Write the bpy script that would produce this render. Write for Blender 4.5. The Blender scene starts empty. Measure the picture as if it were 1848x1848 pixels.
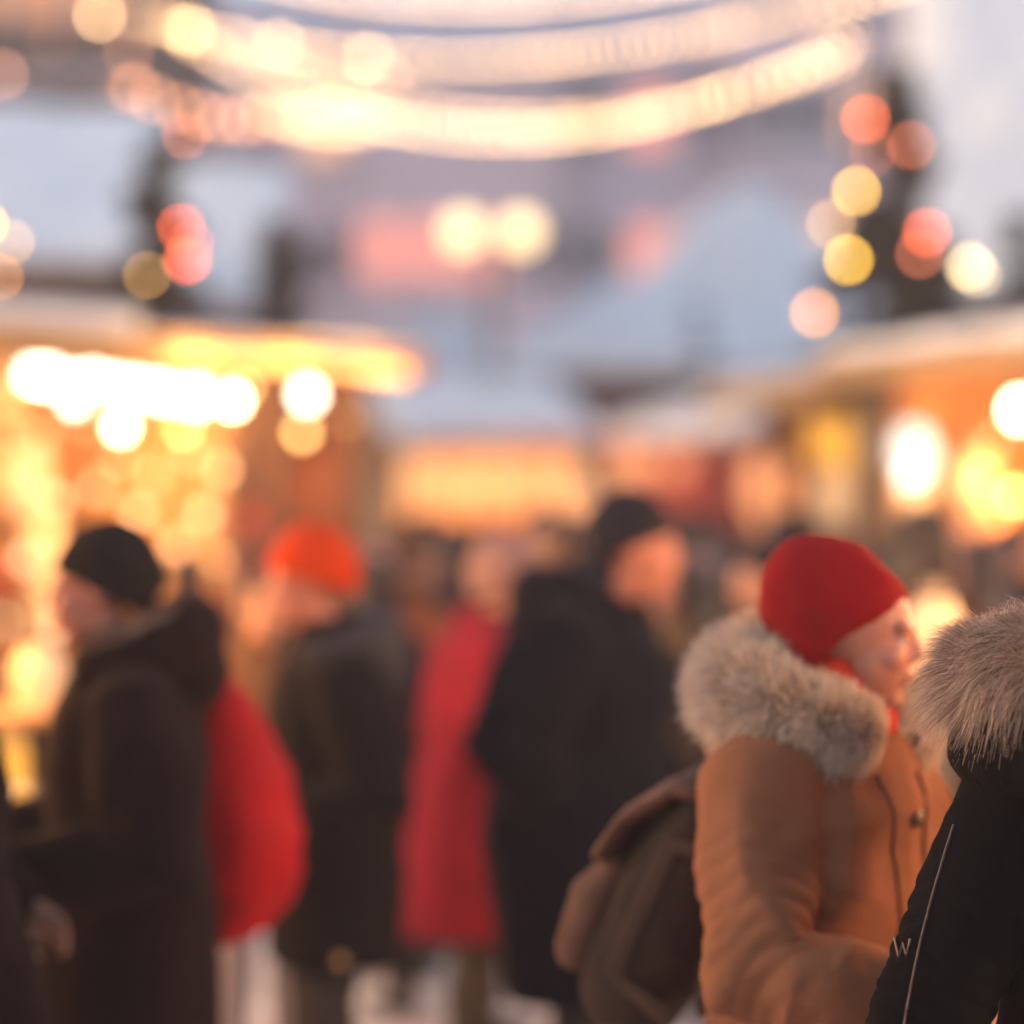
import bpy, math, random
import numpy as np
from mathutils import Vector, Matrix, Euler
random.seed(7); RNG = np.random.default_rng(7)
S = bpy.context.scene; COL = S.collection
PI = math.pi
F, CX, HY, CZ = 4363.0, 924.0, 945.0, 1.75
def P(px, py, d):
    return Vector(((px-CX)/F*d, d, CZ+(HY-py)/F*d))
def G(px, d, z=0.0):
    return Vector(((px-CX)/F*d, d, z))

# ------------------------------------------------------------------ materials
def lin(c):
    return tuple((x/12.92 if x <= .04045 else ((x+.055)/1.055)**2.4) for x in c)
MATS = {}
def newmat(name):
    m = bpy.data.materials.new(name); m.use_nodes = True
    nt = m.node_tree; b = nt.nodes['Principled BSDF']
    return m, nt, b
def surf(name, col, rough=.85, var=.15, scale=6.0, bump=.2, bscale=60.0, spec=.3, sheen=0.0, metal=0.0, col2=None, stretch=(1,1,1), bdist=.004, sss=0.0):
    if name in MATS: return MATS[name]
    m, nt, b = newmat(name); N = nt.nodes; L = nt.links
    tc = N.new('ShaderNodeTexCoord'); mp = N.new('ShaderNodeMapping'); mp.inputs['Scale'].default_value = stretch
    L.new(tc.outputs['Object'], mp.inputs['Vector'])
    n = N.new('ShaderNodeTexNoise'); n.inputs['Scale'].default_value = scale; n.inputs['Detail'].default_value = 5
    L.new(mp.outputs[0], n.inputs['Vector'])
    r = N.new('ShaderNodeValToRGB')
    c2 = col2 if col2 else tuple(x*(1-var*1.6) for x in col)
    c1 = col if col2 else tuple(min(1, x*(1+var)) for x in col)
    r.color_ramp.elements[0].position = .32; r.color_ramp.elements[1].position = .68
    r.color_ramp.elements[0].color = (*c2, 1); r.color_ramp.elements[1].color = (*c1, 1)
    L.new(n.outputs['Fac'], r.inputs['Fac']); L.new(r.outputs['Color'], b.inputs['Base Color'])
    b.inputs['Roughness'].default_value = rough; b.inputs['Specular IOR Level'].default_value = spec
    b.inputs['Metallic'].default_value = metal; b.inputs['Sheen Weight'].default_value = sheen
    b.inputs['Sheen Roughness'].default_value = .5
    if sss: b.inputs['Subsurface Weight'].default_value = sss; b.inputs['Subsurface Radius'].default_value = (.02, .008, .004)
    if bump:
        n2 = N.new('ShaderNodeTexNoise'); n2.inputs['Scale'].default_value = bscale; n2.inputs['Detail'].default_value = 6
        L.new(mp.outputs[0], n2.inputs['Vector'])
        bp = N.new('ShaderNodeBump'); bp.inputs['Strength'].default_value = bump; bp.inputs['Distance'].default_value = bdist
        L.new(n2.outputs['Fac'], bp.inputs['Height']); L.new(bp.outputs[0], b.inputs['Normal'])
    MATS[name] = m; return m
def knit(name, col):
    m, nt, b = newmat(name); N = nt.nodes; L = nt.links
    tc = N.new('ShaderNodeTexCoord'); w = N.new('ShaderNodeTexWave'); w.inputs['Scale'].default_value = 32
    w.inputs['Distortion'].default_value = 1.5; w.inputs['Detail'].default_value = 2; w.bands_direction = 'DIAGONAL'
    L.new(tc.outputs['Object'], w.inputs['Vector'])
    n = N.new('ShaderNodeTexNoise'); n.inputs['Scale'].default_value = 220; L.new(tc.outputs['Object'], n.inputs['Vector'])
    a = N.new('ShaderNodeMath'); a.operation = 'ADD'; L.new(w.outputs['Fac'], a.inputs[0]); L.new(n.outputs['Fac'], a.inputs[1])
    bp = N.new('ShaderNodeBump'); bp.inputs['Strength'].default_value = .5; bp.inputs['Distance'].default_value = .003
    L.new(a.outputs[0], bp.inputs['Height']); L.new(bp.outputs[0], b.inputs['Normal'])
    mx = N.new('ShaderNodeMixRGB'); mx.inputs[1].default_value = (*[c*.75 for c in col], 1); mx.inputs[2].default_value = (*col, 1)
    L.new(n.outputs['Fac'], mx.inputs[0]); L.new(mx.outputs[0], b.inputs['Base Color'])
    b.inputs['Roughness'].default_value = .95; b.inputs['Sheen Weight'].default_value = .08; b.inputs['Sheen Tint'].default_value = (*[min(1, c*1.6+.1) for c in col], 1)
    b.inputs['Specular IOR Level'].default_value = .15
    return m
def planks(name, col, col2, scale=8.0):
    m, nt, b = newmat(name); N = nt.nodes; L = nt.links
    tc = N.new('ShaderNodeTexCoord'); w = N.new('ShaderNodeTexWave'); w.inputs['Scale'].default_value = scale*.25; w.wave_profile = 'SAW'
    w.bands_direction = 'X'; L.new(tc.outputs['Object'], w.inputs['Vector'])
    mp = N.new('ShaderNodeMapping'); mp.inputs['Scale'].default_value = (8, 8, .8); L.new(tc.outputs['Object'], mp.inputs['Vector'])
    n = N.new('ShaderNodeTexNoise'); n.inputs['Scale'].default_value = 3; n.inputs['Detail'].default_value = 8; L.new(mp.outputs[0], n.inputs['Vector'])
    r = N.new('ShaderNodeValToRGB'); r.color_ramp.elements[0].color = (*col2, 1); r.color_ramp.elements[1].color = (*col, 1)
    r.color_ramp.elements[0].position = .3; r.color_ramp.elements[1].position = .7
    L.new(n.outputs['Fac'], r.inputs[0]); L.new(r.outputs[0], b.inputs['Base Color'])
    bp = N.new('ShaderNodeBump'); bp.inputs['Strength'].default_value = .6; bp.inputs['Distance'].default_value = .01
    L.new(w.outputs['Fac'], bp.inputs['Height']); L.new(bp.outputs[0], b.inputs['Normal'])
    b.inputs['Roughness'].default_value = .75
    return m
def emit(name, col, strength, sample=False):
    m, nt, b = newmat(name)
    b.inputs['Base Color'].default_value = (*[min(.9, c) for c in col], 1)
    b.inputs['Emission Color'].default_value = (*col, 1); b.inputs['Emission Strength'].default_value = strength
    m.cycles.emission_sampling = 'AUTO' if sample else 'NONE'
    return m
M = {}
M['snow'] = surf('snow', (.86, .80, .80), .7, .03, 1.5, .5, 22, spec=.3, bdist=.02)
M['ground_snow'] = surf('trodden_snow', (.72, .68, .72), .75, .1, 2.2, .8, 9, col2=(.42, .38, .40), bdist=.04)
M['skin'] = surf('skin', (.42, .21, .15), .5, .06, 12, .15, 150, spec=.4, sss=.15, bdist=.001)
M['skin_flushed'] = surf('skin_flushed', (.45, .17, .115), .5, .08, 14, .15, 150, spec=.4, sss=.15, bdist=.001)
M['white'] = surf('eye_white', (.55, .48, .44), .75, .02, 5, 0, spec=.1)
M['iris'] = surf('iris', (.05, .03, .02), .6, .1, 5, 0)
M['wood'] = planks('pine_planks', (.56, .32, .13), (.38, .19, .07))
M['wood_dark'] = planks('brown_planks', (.24, .12, .055), (.13, .065, .03))
M['wood_red'] = planks('red_planks', (.34, .12, .07), (.2, .07, .04))
M['bark'] = surf('bark', (.09, .06, .04), .9, .3, 20, .8, 40, bdist=.02)
M['needle'] = surf('conifer_needles', (.036, .050, .022), .8, .5, 3, 0, col2=(.020, .024, .009))
M['cord'] = surf('cord', (.03, .035, .03), .6, .1, 10, 0)
M['metal'] = surf('dark_metal', (.10, .09, .10), .45, .1, 20, .1, metal=.6)
M['globe'] = emit('lamp_globe_glass', (1, .66, .32), 14)
M['boot'] = surf('boot_leather', (.03, .024, .02), .5, .2, 20, .3)
M['jeans'] = surf('dark_denim', (.045, .055, .08), .9, .2, 20, .3, 200)
M['trouser_black'] = surf('black_trousers', (.02, .02, .022), .85, .2, 20, .3, 100)
M['trouser_olive'] = surf('olive_trousers', (.07, .055, .035), .85, .2, 20, .3, 100)
M['trouser_grey'] = surf('grey_trousers', (.24, .22, .26), .85, .1, 20, .3, 100)

# ------------------------------------------------------------------ mesh helpers
def empty(name, label, cat, loc=(0, 0, 0), rz=0.0, group=None):
    o = bpy.data.objects.new(name, None); COL.objects.link(o); o.location = loc; o.rotation_euler = (0, 0, rz)
    o.empty_display_size = .1
    o['label'] = label; o['category'] = cat
    if group: o['group'] = group
    return o
def tag(o, label, cat, group=None):
    o['label'] = label; o['category'] = cat
    if group: o['group'] = group
    return o
class MB:
    def __init__(s): s.v = []; s.f = []; s.mi = []
    def add(s, v, f, mi=0):
        k = len(s.v); s.v.extend([tuple(x) for x in v]); s.f.extend([tuple(i+k for i in q) for q in f]); s.mi.extend([mi]*len(f)); return s
    def box(s, x0, x1, y0, y1, z0, z1, mi=0, M4=None):
        v = [Vector(c) for c in ((x0,y0,z0),(x1,y0,z0),(x1,y1,z0),(x0,y1,z0),(x0,y0,z1),(x1,y0,z1),(x1,y1,z1),(x0,y1,z1))]
        if M4: v = [M4 @ c for c in v]
        return s.add(v, [(0,3,2,1),(4,5,6,7),(0,1,5,4),(1,2,6,5),(2,3,7,6),(3,0,4,7)], mi)
    def prism(s, poly, y0, y1, mi=0):      # poly in xz
        n = len(poly); v = [(x, y0, z) for x, z in poly]+[(x, y1, z) for x, z in poly]
        f = [tuple(range(n)), tuple(range(2*n-1, n-1, -1))]+[((i+1) % n, i, n+i, n+(i+1) % n) for i in range(n)]
        return s.add(v, f, mi)
    def rings(s, rings, caps=True, mi=0):
        n = len(rings[0]); v = [p for r in rings for p in r]; f = []
        for k in range(len(rings)-1):
            for i in range(n):
                j = (i+1) % n; f.append((k*n+i, k*n+j, (k+1)*n+j, (k+1)*n+i))
        if caps:
            for k, rev in ((0, True), (len(rings)-1, False)):
                c = sum((Vector(p) for p in rings[k]), Vector())/n; ci = len(v); v.append(tuple(c))
                for i in range(n):
                    j = (i+1) % n; f.append((ci, k*n+j, k*n+i) if rev else (ci, k*n+i, k*n+j))
        return s.add(v, f, mi)
    def tube(s, pts, rad, n=14, ref=(0, 0, 1), round_=True, mi=0):
        """pts list of points, rad list of r or (ra, rb): ra along 'ref' side, rb along the other"""
        pts = [Vector(p) for p in pts]; rad = [(r, r) if not isinstance(r, (tuple, list)) else r for r in rad]
        R = []; ref = Vector(ref).normalized()
        for k, p in enumerate(pts):
            t = (pts[min(k+1, len(pts)-1)]-pts[max(k-1, 0)])
            t = t.normalized() if t.length > 1e-9 else Vector((0, 0, 1))
            a = ref-t*ref.dot(t)
            if a.length < .05: a = Vector((1, 0, 0))-t*t.x
            a.normalize(); b = t.cross(a)
            R.append((p, t, a, b, rad[k][0], rad[k][1]))
        rings = []
        def ring(p, a, b, ra, rb): return [p+a*(ra*math.cos(2*PI*i/n))+b*(rb*math.sin(2*PI*i/n)) for i in range(n)]
        if round_:
            p, t, a, b, ra, rb = R[0]; m = min(ra, rb)
            for q in (.08, .5, .85): rings.append(ring(p-t*m*math.sqrt(1-q*q), a, b, ra*q, rb*q))
        for p, t, a, b, ra, rb in R: rings.append(ring(p, a, b, ra, rb))
        if round_:
            p, t, a, b, ra, rb = R[-1]; m = min(ra, rb)
            for q in (.85, .5, .08): rings.append(ring(p+t*m*math.sqrt(1-q*q), a, b, ra*q, rb*q))
        return s.rings(rings, mi=mi)
    def ell(s, c, r, n=16, m=10, rot=None, mi=0):
        c = Vector(c); rings = []
        for k in range(1, m):
            ph = PI*k/m; ring = []
            for i in range(n):
                th = 2*PI*i/n
                p = Vector((r[0]*math.sin(ph)*math.cos(th), r[1]*math.sin(ph)*math.sin(th), -r[2]*math.cos(ph)))
                if rot: p = rot @ p
                ring.append(c+p)
            rings.append(ring)
        a = Vector((0, 0, -r[2])); b = Vector((0, 0, r[2]))
        if rot: a = rot @ a; b = rot @ b
        k0 = len(s.v); s.rings(rings, caps=False, mi=mi)
        ia = len(s.v); s.v.append(tuple(c+a)); ib = len(s.v); s.v.append(tuple(c+b)); e = k0+(m-2)*n
        for i in range(n):
            j = (i+1) % n; s.f.append((ia, k0+j, k0+i)); s.f.append((ib, e+i, e+j)); s.mi += [mi, mi]
        return s
    def xf(s, M4, start=0):
        for i in range(start, len(s.v)): s.v[i] = tuple(M4 @ Vector(s.v[i]))
        return s
    def build(s, name, mat, parent=None, smooth=False, loc=None):
        me = bpy.data.meshes.new(name); me.from_pydata(s.v, [], s.f)
        for m_ in (mat if isinstance(mat, (list, tuple)) else [mat]): me.materials.append(m_)
        me.polygons.foreach_set('material_index', s.mi)
        if smooth: me.polygons.foreach_set('use_smooth', [True]*len(s.f))
        me.update(); o = bpy.data.objects.new(name, me); COL.objects.link(o)
        if parent: o.parent = parent
        if loc is not None: o.location = loc
        return o
def noise3(p, seed=0):
    p = np.asarray(p, float); i = np.floor(p).astype(np.int64); f = p-i; f = f*f*(3-2*f)
    def h(a, b, c):
        n = (a*374761393+b*668265263+c*2147483647+seed*974634777) & 0xffffffff
        n = ((n ^ (n >> 13))*1274126177) & 0xffffffff
        return ((n ^ (n >> 16)) & 0xffff)/32767.5-1
    r = 0
    for dx in (0, 1):
        for dy in (0, 1):
            for dz in (0, 1):
                w = (f[:, 0] if dx else 1-f[:, 0])*(f[:, 1] if dy else 1-f[:, 1])*(f[:, 2] if dz else 1-f[:, 2])
                r = r+w*h(i[:, 0]+dx, i[:, 1]+dy, i[:, 2]+dz)
    return r
def fused(mb, name, mat, parent, voxel=.01, smooth=4, disp=None, clip=None):
    """melt all pieces of mb into one continuous skin and push it along its normals by disp(points)"""
    me = bpy.data.meshes.new('tmp'); me.from_pydata(mb.v, [], mb.f); me.update()
    o = bpy.data.objects.new('tmp', me); COL.objects.link(o)
    r = o.modifiers.new('r', 'REMESH'); r.mode = 'VOXEL'; r.voxel_size = voxel
    if smooth:
        s_ = o.modifiers.new('s', 'SMOOTH'); s_.iterations = smooth; s_.factor = .5
    dg = bpy.context.evaluated_depsgraph_get(); dg.update()
    nm = bpy.data.meshes.new_from_object(o.evaluated_get(dg)); bpy.data.objects.remove(o); bpy.data.meshes.remove(me)
    n = len(nm.vertices); co = np.empty(n*3); nm.vertices.foreach_get('co', co); co = co.reshape(-1, 3)
    if disp is not None:
        no = np.empty(n*3); nm.vertices.foreach_get('normal', no); no = no.reshape(-1, 3)
        co = co+no*disp(co)[:, None]; nm.vertices.foreach_set('co', co.ravel())
    nm.materials.clear(); nm.materials.append(mat)
    nm.polygons.foreach_set('use_smooth', [True]*len(nm.polygons)); nm.update(); nm.name = name
    ob = bpy.data.objects.new(name, nm); COL.objects.link(ob)
    if parent: ob.parent = parent
    return ob
def cloth_disp(amp=.008, seed=0, fine=.0015, vertical=1.0, elbows=()):
    def fn(c):
        w = c+.05*np.stack([noise3(c*4, seed+1), noise3(c*4, seed+2), noise3(c*4, seed+3)], 1)
        a = 1-2*np.abs(noise3(w*np.array([11, 11, 3.2/vertical]), seed))
        b = 1-2*np.abs(noise3(w*np.array([5, 5, 9]), seed+5))
        r = amp*(.6*a+.45*b)+fine*noise3(c*45, seed+9)
        for e, ax, am in elbows:   # creases gathering at the bend of a sleeve
            d = c-np.array(e); g_ = np.exp(-(np.sum(d*d, 1))/.0125); t = d @ np.array(ax)+.012*noise3(c*14, seed+2)
            ang = np.arctan2(d[:, 1], d[:, 0]+d[:, 2]*.2)
            r = r+am*g_*(np.abs(np.sin(t*84+1.2*np.sin(ang*2)))**.6*2-1.2)
        return r
    return fn
def strands(name, mat, parent, base, direc, length, width, bend, segs=4, seed=0):
    """many fine tapering hairs: base Nx3, direc Nx3 start direction, bend Nx3 end direction"""
    n = len(base); rng = np.random.default_rng(seed)
    side = np.cross(direc, rng.normal(size=(n, 3))); side /= np.linalg.norm(side, axis=1)[:, None]+1e-9
    up = np.cross(direc, side); V = []; 
    for k in range(segs+1):
        t = k/segs; d = direc*(1-t*.5)+bend*t*.5; c = base+d*(length*t)[:, None]
        w = width*(1-t)**.8+.00008
        for a in range(3):
            V.append(c+side*(w*math.cos(a*2*PI/3))[:, None]+up*(w*math.sin(a*2*PI/3))[:, None])
    V = np.stack(V, 1)  # n, (segs+1)*3, 3
    per = (segs+1)*3; f = []
    for k in range(segs):
        for a in range(3):
            b = (a+1) % 3; f.append((k*3+a, k*3+b, (k+1)*3+b, (k+1)*3+a))
    f = np.array(f); Fa = (f[None]+(np.arange(n)*per)[:, None, None]).reshape(-1)
    me = bpy.data.meshes.new(name); me.vertices.add(n*per); me.vertices.foreach_set('co', V.reshape(-1))
    nf = n*len(f); me.loops.add(nf*4); me.loops.foreach_set('vertex_index', Fa); me.polygons.add(nf)
    me.polygons.foreach_set('loop_start', np.arange(nf)*4); me.polygons.foreach_set('loop_total', np.full(nf, 4))
    me.materials.append(mat); me.update(calc_edges=True); me.polygons.foreach_set('use_smooth', [True]*nf)
    o = bpy.data.objects.new(name, me); COL.objects.link(o)
    if parent: o.parent = parent
    return o
def fur_along(name, mat, parent, pts, rads, n, length, width, droop=.5, seed=0, flow=None, clump=.35):
    """fur growing out of a soft tube"""
    rng = np.random.default_rng(seed); pts = np.array([tuple(p) for p in pts]); rads = np.array(rads, float)
    seg = np.linalg.norm(np.diff(pts, axis=0), axis=1); cum = np.r_[0, np.cumsum(seg)]; u = rng.uniform(0, cum[-1], n)
    k = np.clip(np.searchsorted(cum, u)-1, 0, len(seg)-1); t = (u-cum[k])/seg[k]
    c = pts[k]*(1-t[:, None])+pts[k+1]*t[:, None]; r = rads[k]*(1-t)+rads[k+1]*t
    VT = np.gradient(pts, axis=0); VT /= np.linalg.norm(VT, axis=1)[:, None]
    T = VT[k]*(1-t[:, None])+VT[k+1]*t[:, None]; T /= np.linalg.norm(T, axis=1)[:, None]
    a = rng.normal(size=(n, 3)); a -= T*np.sum(a*T, 1)[:, None]; a /= np.linalg.norm(a, axis=1)[:, None]
    base = c+a*(r*.97)[:, None]
    cl = np.stack([noise3(base*28, seed+i) for i in range(3)], 1)
    d = a+clump*cl+rng.normal(size=(n, 3))*.13
    if flow is not None: d = d+np.array(flow)
    d /= np.linalg.norm(d, axis=1)[:, None]
    bend = d*.6+np.array([0, 0, -droop])+clump*1.3*cl+rng.normal(size=(n, 3))*.15
    ln = length*rng.uniform(.4, 1.2, n); wd = width*rng.uniform(.7, 1.3, n)
    return strands(name, mat, parent, base, d, ln, wd, bend, seed=seed)
def furmat(name, c_root, c_tip):
    m, nt, b = newmat(name); N = nt.nodes; L = nt.links
    g = N.new('ShaderNodeNewGeometry'); r = N.new('ShaderNodeValToRGB')
    r.color_ramp.elements[0].color = (*c_root, 1); r.color_ramp.elements[1].color = (*c_tip, 1)
    L.new(g.outputs['Random Per Island'], r.inputs[0]); L.new(r.outputs[0], b.inputs['Base Color'])
    b.inputs['Roughness'].default_value = .6; b.inputs['Specular IOR Level'].default_value = .25
    return m
M['fur_grey'] = furmat('raccoon_fur', (.10, .05, .03), (.80, .54, .41))
M['fur_cream'] = furmat('cream_fur', (.52, .34, .24), (.90, .72, .58))

# ------------------------------------------------------------------ people
def head_mb(mb, H, ears=True):
    k = len(mb.v)
    mb.ell((-.014, 0, .03), (.098, .077, .092), 24, 16)
    mb.ell((.028, 0, -.025), (.064, .061, .088), 20, 14)
    mb.ell((.02, 0, -.07), (.055, .052, .035), 18, 10)
    mb.ell((.062, 0, -.098), (.022, .024, .019), 12, 8)
    mb.tube([(.082, 0, .03), (.091, 0, .008), (.100, 0, -.016)], [.009, .0105, .0135], 12, (0, 1, 0))
    for s in (-1, 1):
        mb.ell((.090, s*.011, -.022), (.011, .009, .008), 10, 6)
        mb.ell((.0745, s*.031, .0125), (.0125, .0155, .0065), 12, 6); mb.ell((.0735, s*.031, -.0065), (.0115, .0145, .0055), 12, 6)
        mb.ell((.078, s*.03, .03), (.015, .026, .009), 12, 6)
        mb.ell((.062, s*.038, -.024), (.026, .023, .024), 12, 8)
        if ears:
            mb.ell((-.012, s*.077, -.004), (.019, .009, .031), 12, 8, Matrix.Rotation(-.25, 3, 'Y'))
            mb.ell((-.005, s*.081, -.008), (.010, .008, .018), 10, 6)
    mb.ell((.088, 0, -.050), (.011, .024, .0065), 12, 6); mb.ell((.086, 0, -.063), (.011, .019, .0075), 12, 6)
    mb.xf(H, k)
def hand_mb(mb, wrist, direction, up, side, curl=.6, s=1.0):
    """palm, four unequal bent fingers and a thumb; direction = along forearm, up = back of the hand, side = +1/-1"""
    d = Vector(direction).normalized(); u = Vector(up); u = (u-d*u.dot(d)).normalized(); r = d.cross(u)*side
    w = Vector(wrist)
    mb.tube([w-d*.02, w+d*.02, w+d*.055, w+d*.088], [(.019*s, .026*s), (.016*s, .034*s), (.015*s, .041*s), (.012*s, .038*s)], 14, u)
    for i, (off, ln, rr) in enumerate(((.031, .070, .0088), (.011, .080, .0092), (-.010, .074, .0088), (-.030, .058, .0078))):
        b = w+d*.085+r*off; pts = [b-d*.02, b]; ang = curl*.35; L_ = ln*s
        for j, fr in enumerate((.45, .32, .23)):
            dd = d*math.cos(ang)-u*math.sin(ang); pts.append(pts[-1]+dd*L_*fr); ang += curl*.75
        mb.tube(pts, [rr*s*1.05, rr*s*1.05, rr*s, rr*s*.92, rr*s*.8], 10, u)
    b = w+d*.02+r*.026; mb.tube([b, b+(d*.6+r*.75-u*.25)*.04, b+(d*.9+r*.45-u*.5)*.068, b+(d*.95+r*.15-u*.6)*.09], [.014*s, .012*s, .0105*s, .0085*s], 10, u)
def person(label, x, y, rz, stat=1.72, coat=None, trouser='trouser_black', hat=None, hair=None, arms=None, bulk=1.0, hem=.72, collar=None,
           lean=0.0, head=(0, 0), fwd=.03, skin='skin', hood=None, scarf=None, seed=1, fine=False, stride=.0, amp=.008, group=None, z0=0.0, ears=True, flare=0.0, sleeve=1.0):
    T = empty('person', label, 'person', (x, y, z0), rz, group)
    k = stat/1.75; LN = lean
    def pt(X, Y, Z):   # lean bends the body forward above the hips
        dx = max(0, Z-.95)*math.tan(LN)
        return Vector((X+dx, Y, Z))*k
    arms = arms or {}
    aR = arms.get('R', ((-.03, -.29, 1.12), (.06, -.27, .88))); aL = arms.get('L', ((-.03, .29, 1.12), (.06, .27, .88)))
    hc = pt(fwd, 0, 1.632)
    H = Matrix.Translation(hc) @ Matrix.Rotation(head[0], 4, 'Z') @ Matrix.Rotation(head[1], 4, 'Y') @ Matrix.Scale(k, 4)
    # --- body: one continuous surface
    b = MB(); vx = .0055 if fine else .008
    head_mb(b, H, ears)
    b.tube([pt(-.02, 0, 1.40), pt(-.012, 0, 1.48), pt(fwd-.02, 0, 1.56)], [.07*k, .058*k, .057*k], 18, (0, 1, 0))
    b.tube([pt(0, 0, .86), pt(0, 0, .95), pt(0, 0, 1.08), pt(0, 0, 1.27), pt(-.01, 0, 1.38), pt(-.01, 0, 1.44)],
           [(.09*k, .15*k), (.105*k, .16*k), (.09*k, .125*k), (.11*k, .155*k), (.09*k, .15*k), (.06*k, .09*k)], 22, (1, 0, 0))
    hands = []
    for sd, (el, wr) in ((-1, aR), (1, aL)):
        el = pt(*el); wr = pt(*wr); sh = pt(-.01, sd*.165, 1.405); d = (wr-el).normalized()
        b.tube([sh, sh.lerp(el, .5), el, el.lerp(wr, .4), wr], [.052*k, .045*k, .038*k, .038*k, .026*k], 14, (0, 1, 0))
        up = Vector((.2, sd*.9, .5)); hand_mb(b, wr+d*.01, d, up, -sd, .6, k)
        st = stride*sd; hip = pt(0, sd*.09, .90); kn = Vector((.03+st*.5, sd*.10, .50))*k; an = Vector((st*.9, sd*.105, .09))*k
        b.tube([hip, hip.lerp(kn, .5), kn, kn.lerp(an, .35), an], [.085*k, .07*k, .052*k, .052*k, .036*k], 14, (0, 1, 0))
        b.tube([an+Vector((-.03, 0, -.04)), an+Vector((.07, 0, -.055)), an+Vector((.16, 0, -.065))], [.035*k, .033*k, .022*k], 12, (0, 1, 0))
    fused(b, 'body', M[skin], T, vx, 3)
    for s in (-1, 1):
        e = MB(); e.ell(H @ Vector((.0718, s*.031, .004)), (.0112*k, .0112*k, .0105*k), 14, 10, mi=0)
        e.ell(H @ Vector((.0798, s*.0315, .002)), (.0036*k, .0052*k, .0044*k), 10, 8, mi=1)
        e.build('eye', [M['white'], M['iris']], T, True)
    # --- trousers, boots
    t = MB()
    t.tube([pt(0, 0, .82), pt(0, 0, .95), pt(0, 0, 1.02)], [(.12*k, .17*k), (.13*k, .18*k), (.12*k, .165*k)], 20, (1, 0, 0))
    for sd in (-1, 1):
        st = stride*sd; hip = pt(0, sd*.09, .88); kn = Vector((.03+st*.5, sd*.10, .50))*k; an = Vector((st*.9, sd*.105, .14))*k
        t.tube([hip, hip.lerp(kn, .5), kn, kn.lerp(an, .4), an], [.105*k, .092*k, .072*k, .072*k, .062*k], 16, (0, 1, 0))
    fused(t, 'trousers', M[trouser], T, .011, 3, cloth_disp(.006, seed+40))
    for sd in (-1, 1):
        st = stride*sd; an = Vector((st*.9, sd*.105, .09))*k; q = MB()
        q.tube([an+Vector((-.005, 0, .13)), an+Vector((-.005, 0, .03)), an+Vector((0, 0, -.03))], [.062*k, .055*k, .053*k], 14, (0, 1, 0))
        q.tube([an+Vector((-.04, 0, -.048)), an+Vector((.07, 0, -.05)), an+Vector((.165, 0, -.056))], [(.046*k, .038*k), (.047*k, .037*k), (.04*k, .028*k)], 14, (0, 1, 0))
        fused(q, 'boot', M['boot'], T, .008, 3)
    # --- coat
    c = MB(); B = bulk
    sec = [(hem, (.185+flare)*B, (.225+flare)*B), (.85, .175*B, .215*B), (.97, .165*B, .205*B), (1.10, .148*B, .19*B), (1.25, .16*B, .205*B), (1.36, .145*B, .205*B), (1.425, .115*B, .165*B), (1.48, .085*B, .10*B)]
    sec = [q for q in sec if q[0] == hem or q[0] > hem+.06]
    c.tube([pt(-.005, 0, q[0]) for q in sec], [(q[1]*k, q[2]*k) for q in sec], 32, (1, 0, 0), round_=False)
    for sd, (el, wr) in ((-1, aR), (1, aL)):
        el = pt(*el); wr = pt(*wr); sh = pt(-.01, sd*.175*B, 1.375)
        c.tube([pt(-.01, sd*.09, 1.40), sh, sh.lerp(el, .5), el, el.lerp(wr, .45), wr-(wr-el).normalized()*.012],
               [.085*k*B, .088*k*B, .082*k*B*sleeve, .076*k*B*sleeve, .068*k*B*sleeve, .054*k*B], 20, (0, 1, 0))
    if collar != 'none':
        c.tube([pt(-.01, 0, 1.46), pt(-.01, 0, 1.515), pt(-.005, 0, 1.545)], [(.092*k, .098*k), (.084*k, .088*k), (.088*k, .09*k)], 24, (1, 0, 0), round_=False)
    vc = .0075 if fine else .012
    elb = []
    for (el, wr) in (aR, aL):
        e_ = pt(*el); w_ = pt(*wr); up_ = (pt(0, e_.y*.6/k, 1.37)-e_).normalized(); ax = (up_-(w_-e_).normalized()).normalized()
        elb.append((tuple(e_), tuple(ax), .0045)); elb.append((tuple(e_+up_*.12), tuple(up_), .005)); elb.append((tuple(w_-(w_-e_).normalized()*.06), tuple((w_-e_).normalized()), .002))
    co = fused(c, 'coat', coat, T, vc, 5, cloth_disp(amp*B, seed, elbows=elb))
    if hood:   # hood lying down round the back of the neck
        h = MB(); hr = hood.get('r', .07); pts = []; rads = []
        for i in range(13):
            a = -hood.get('arc', 2.1)+i*hood.get('arc', 2.1)/6; ca, sa = -math.cos(a), math.sin(a)
            R_ = hood.get('R', .125); w = .55+.45*max(0, math.cos(a))
            pts.append(pt(ca*R_-.015, sa*R_*1.05, 1.475+hood.get('dz', .0)-.05*(1-math.cos(a))*hood.get('drop', .6)))
            rads.append((hr*w*k*1.15, hr*w*k))
        h.tube(pts, rads, 18, (0, 0, 1))
        if hood.get('bag', True): h.ell(pt(-.15, 0, 1.40+hood.get('dz', 0)), (.075*k*hr/.07, .12*k*hr/.07, .10*k), 20, 14)
        fused(h, 'hood', hood.get('mat', coat), T, .0085, 5, cloth_disp(.006, seed+3))
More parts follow.
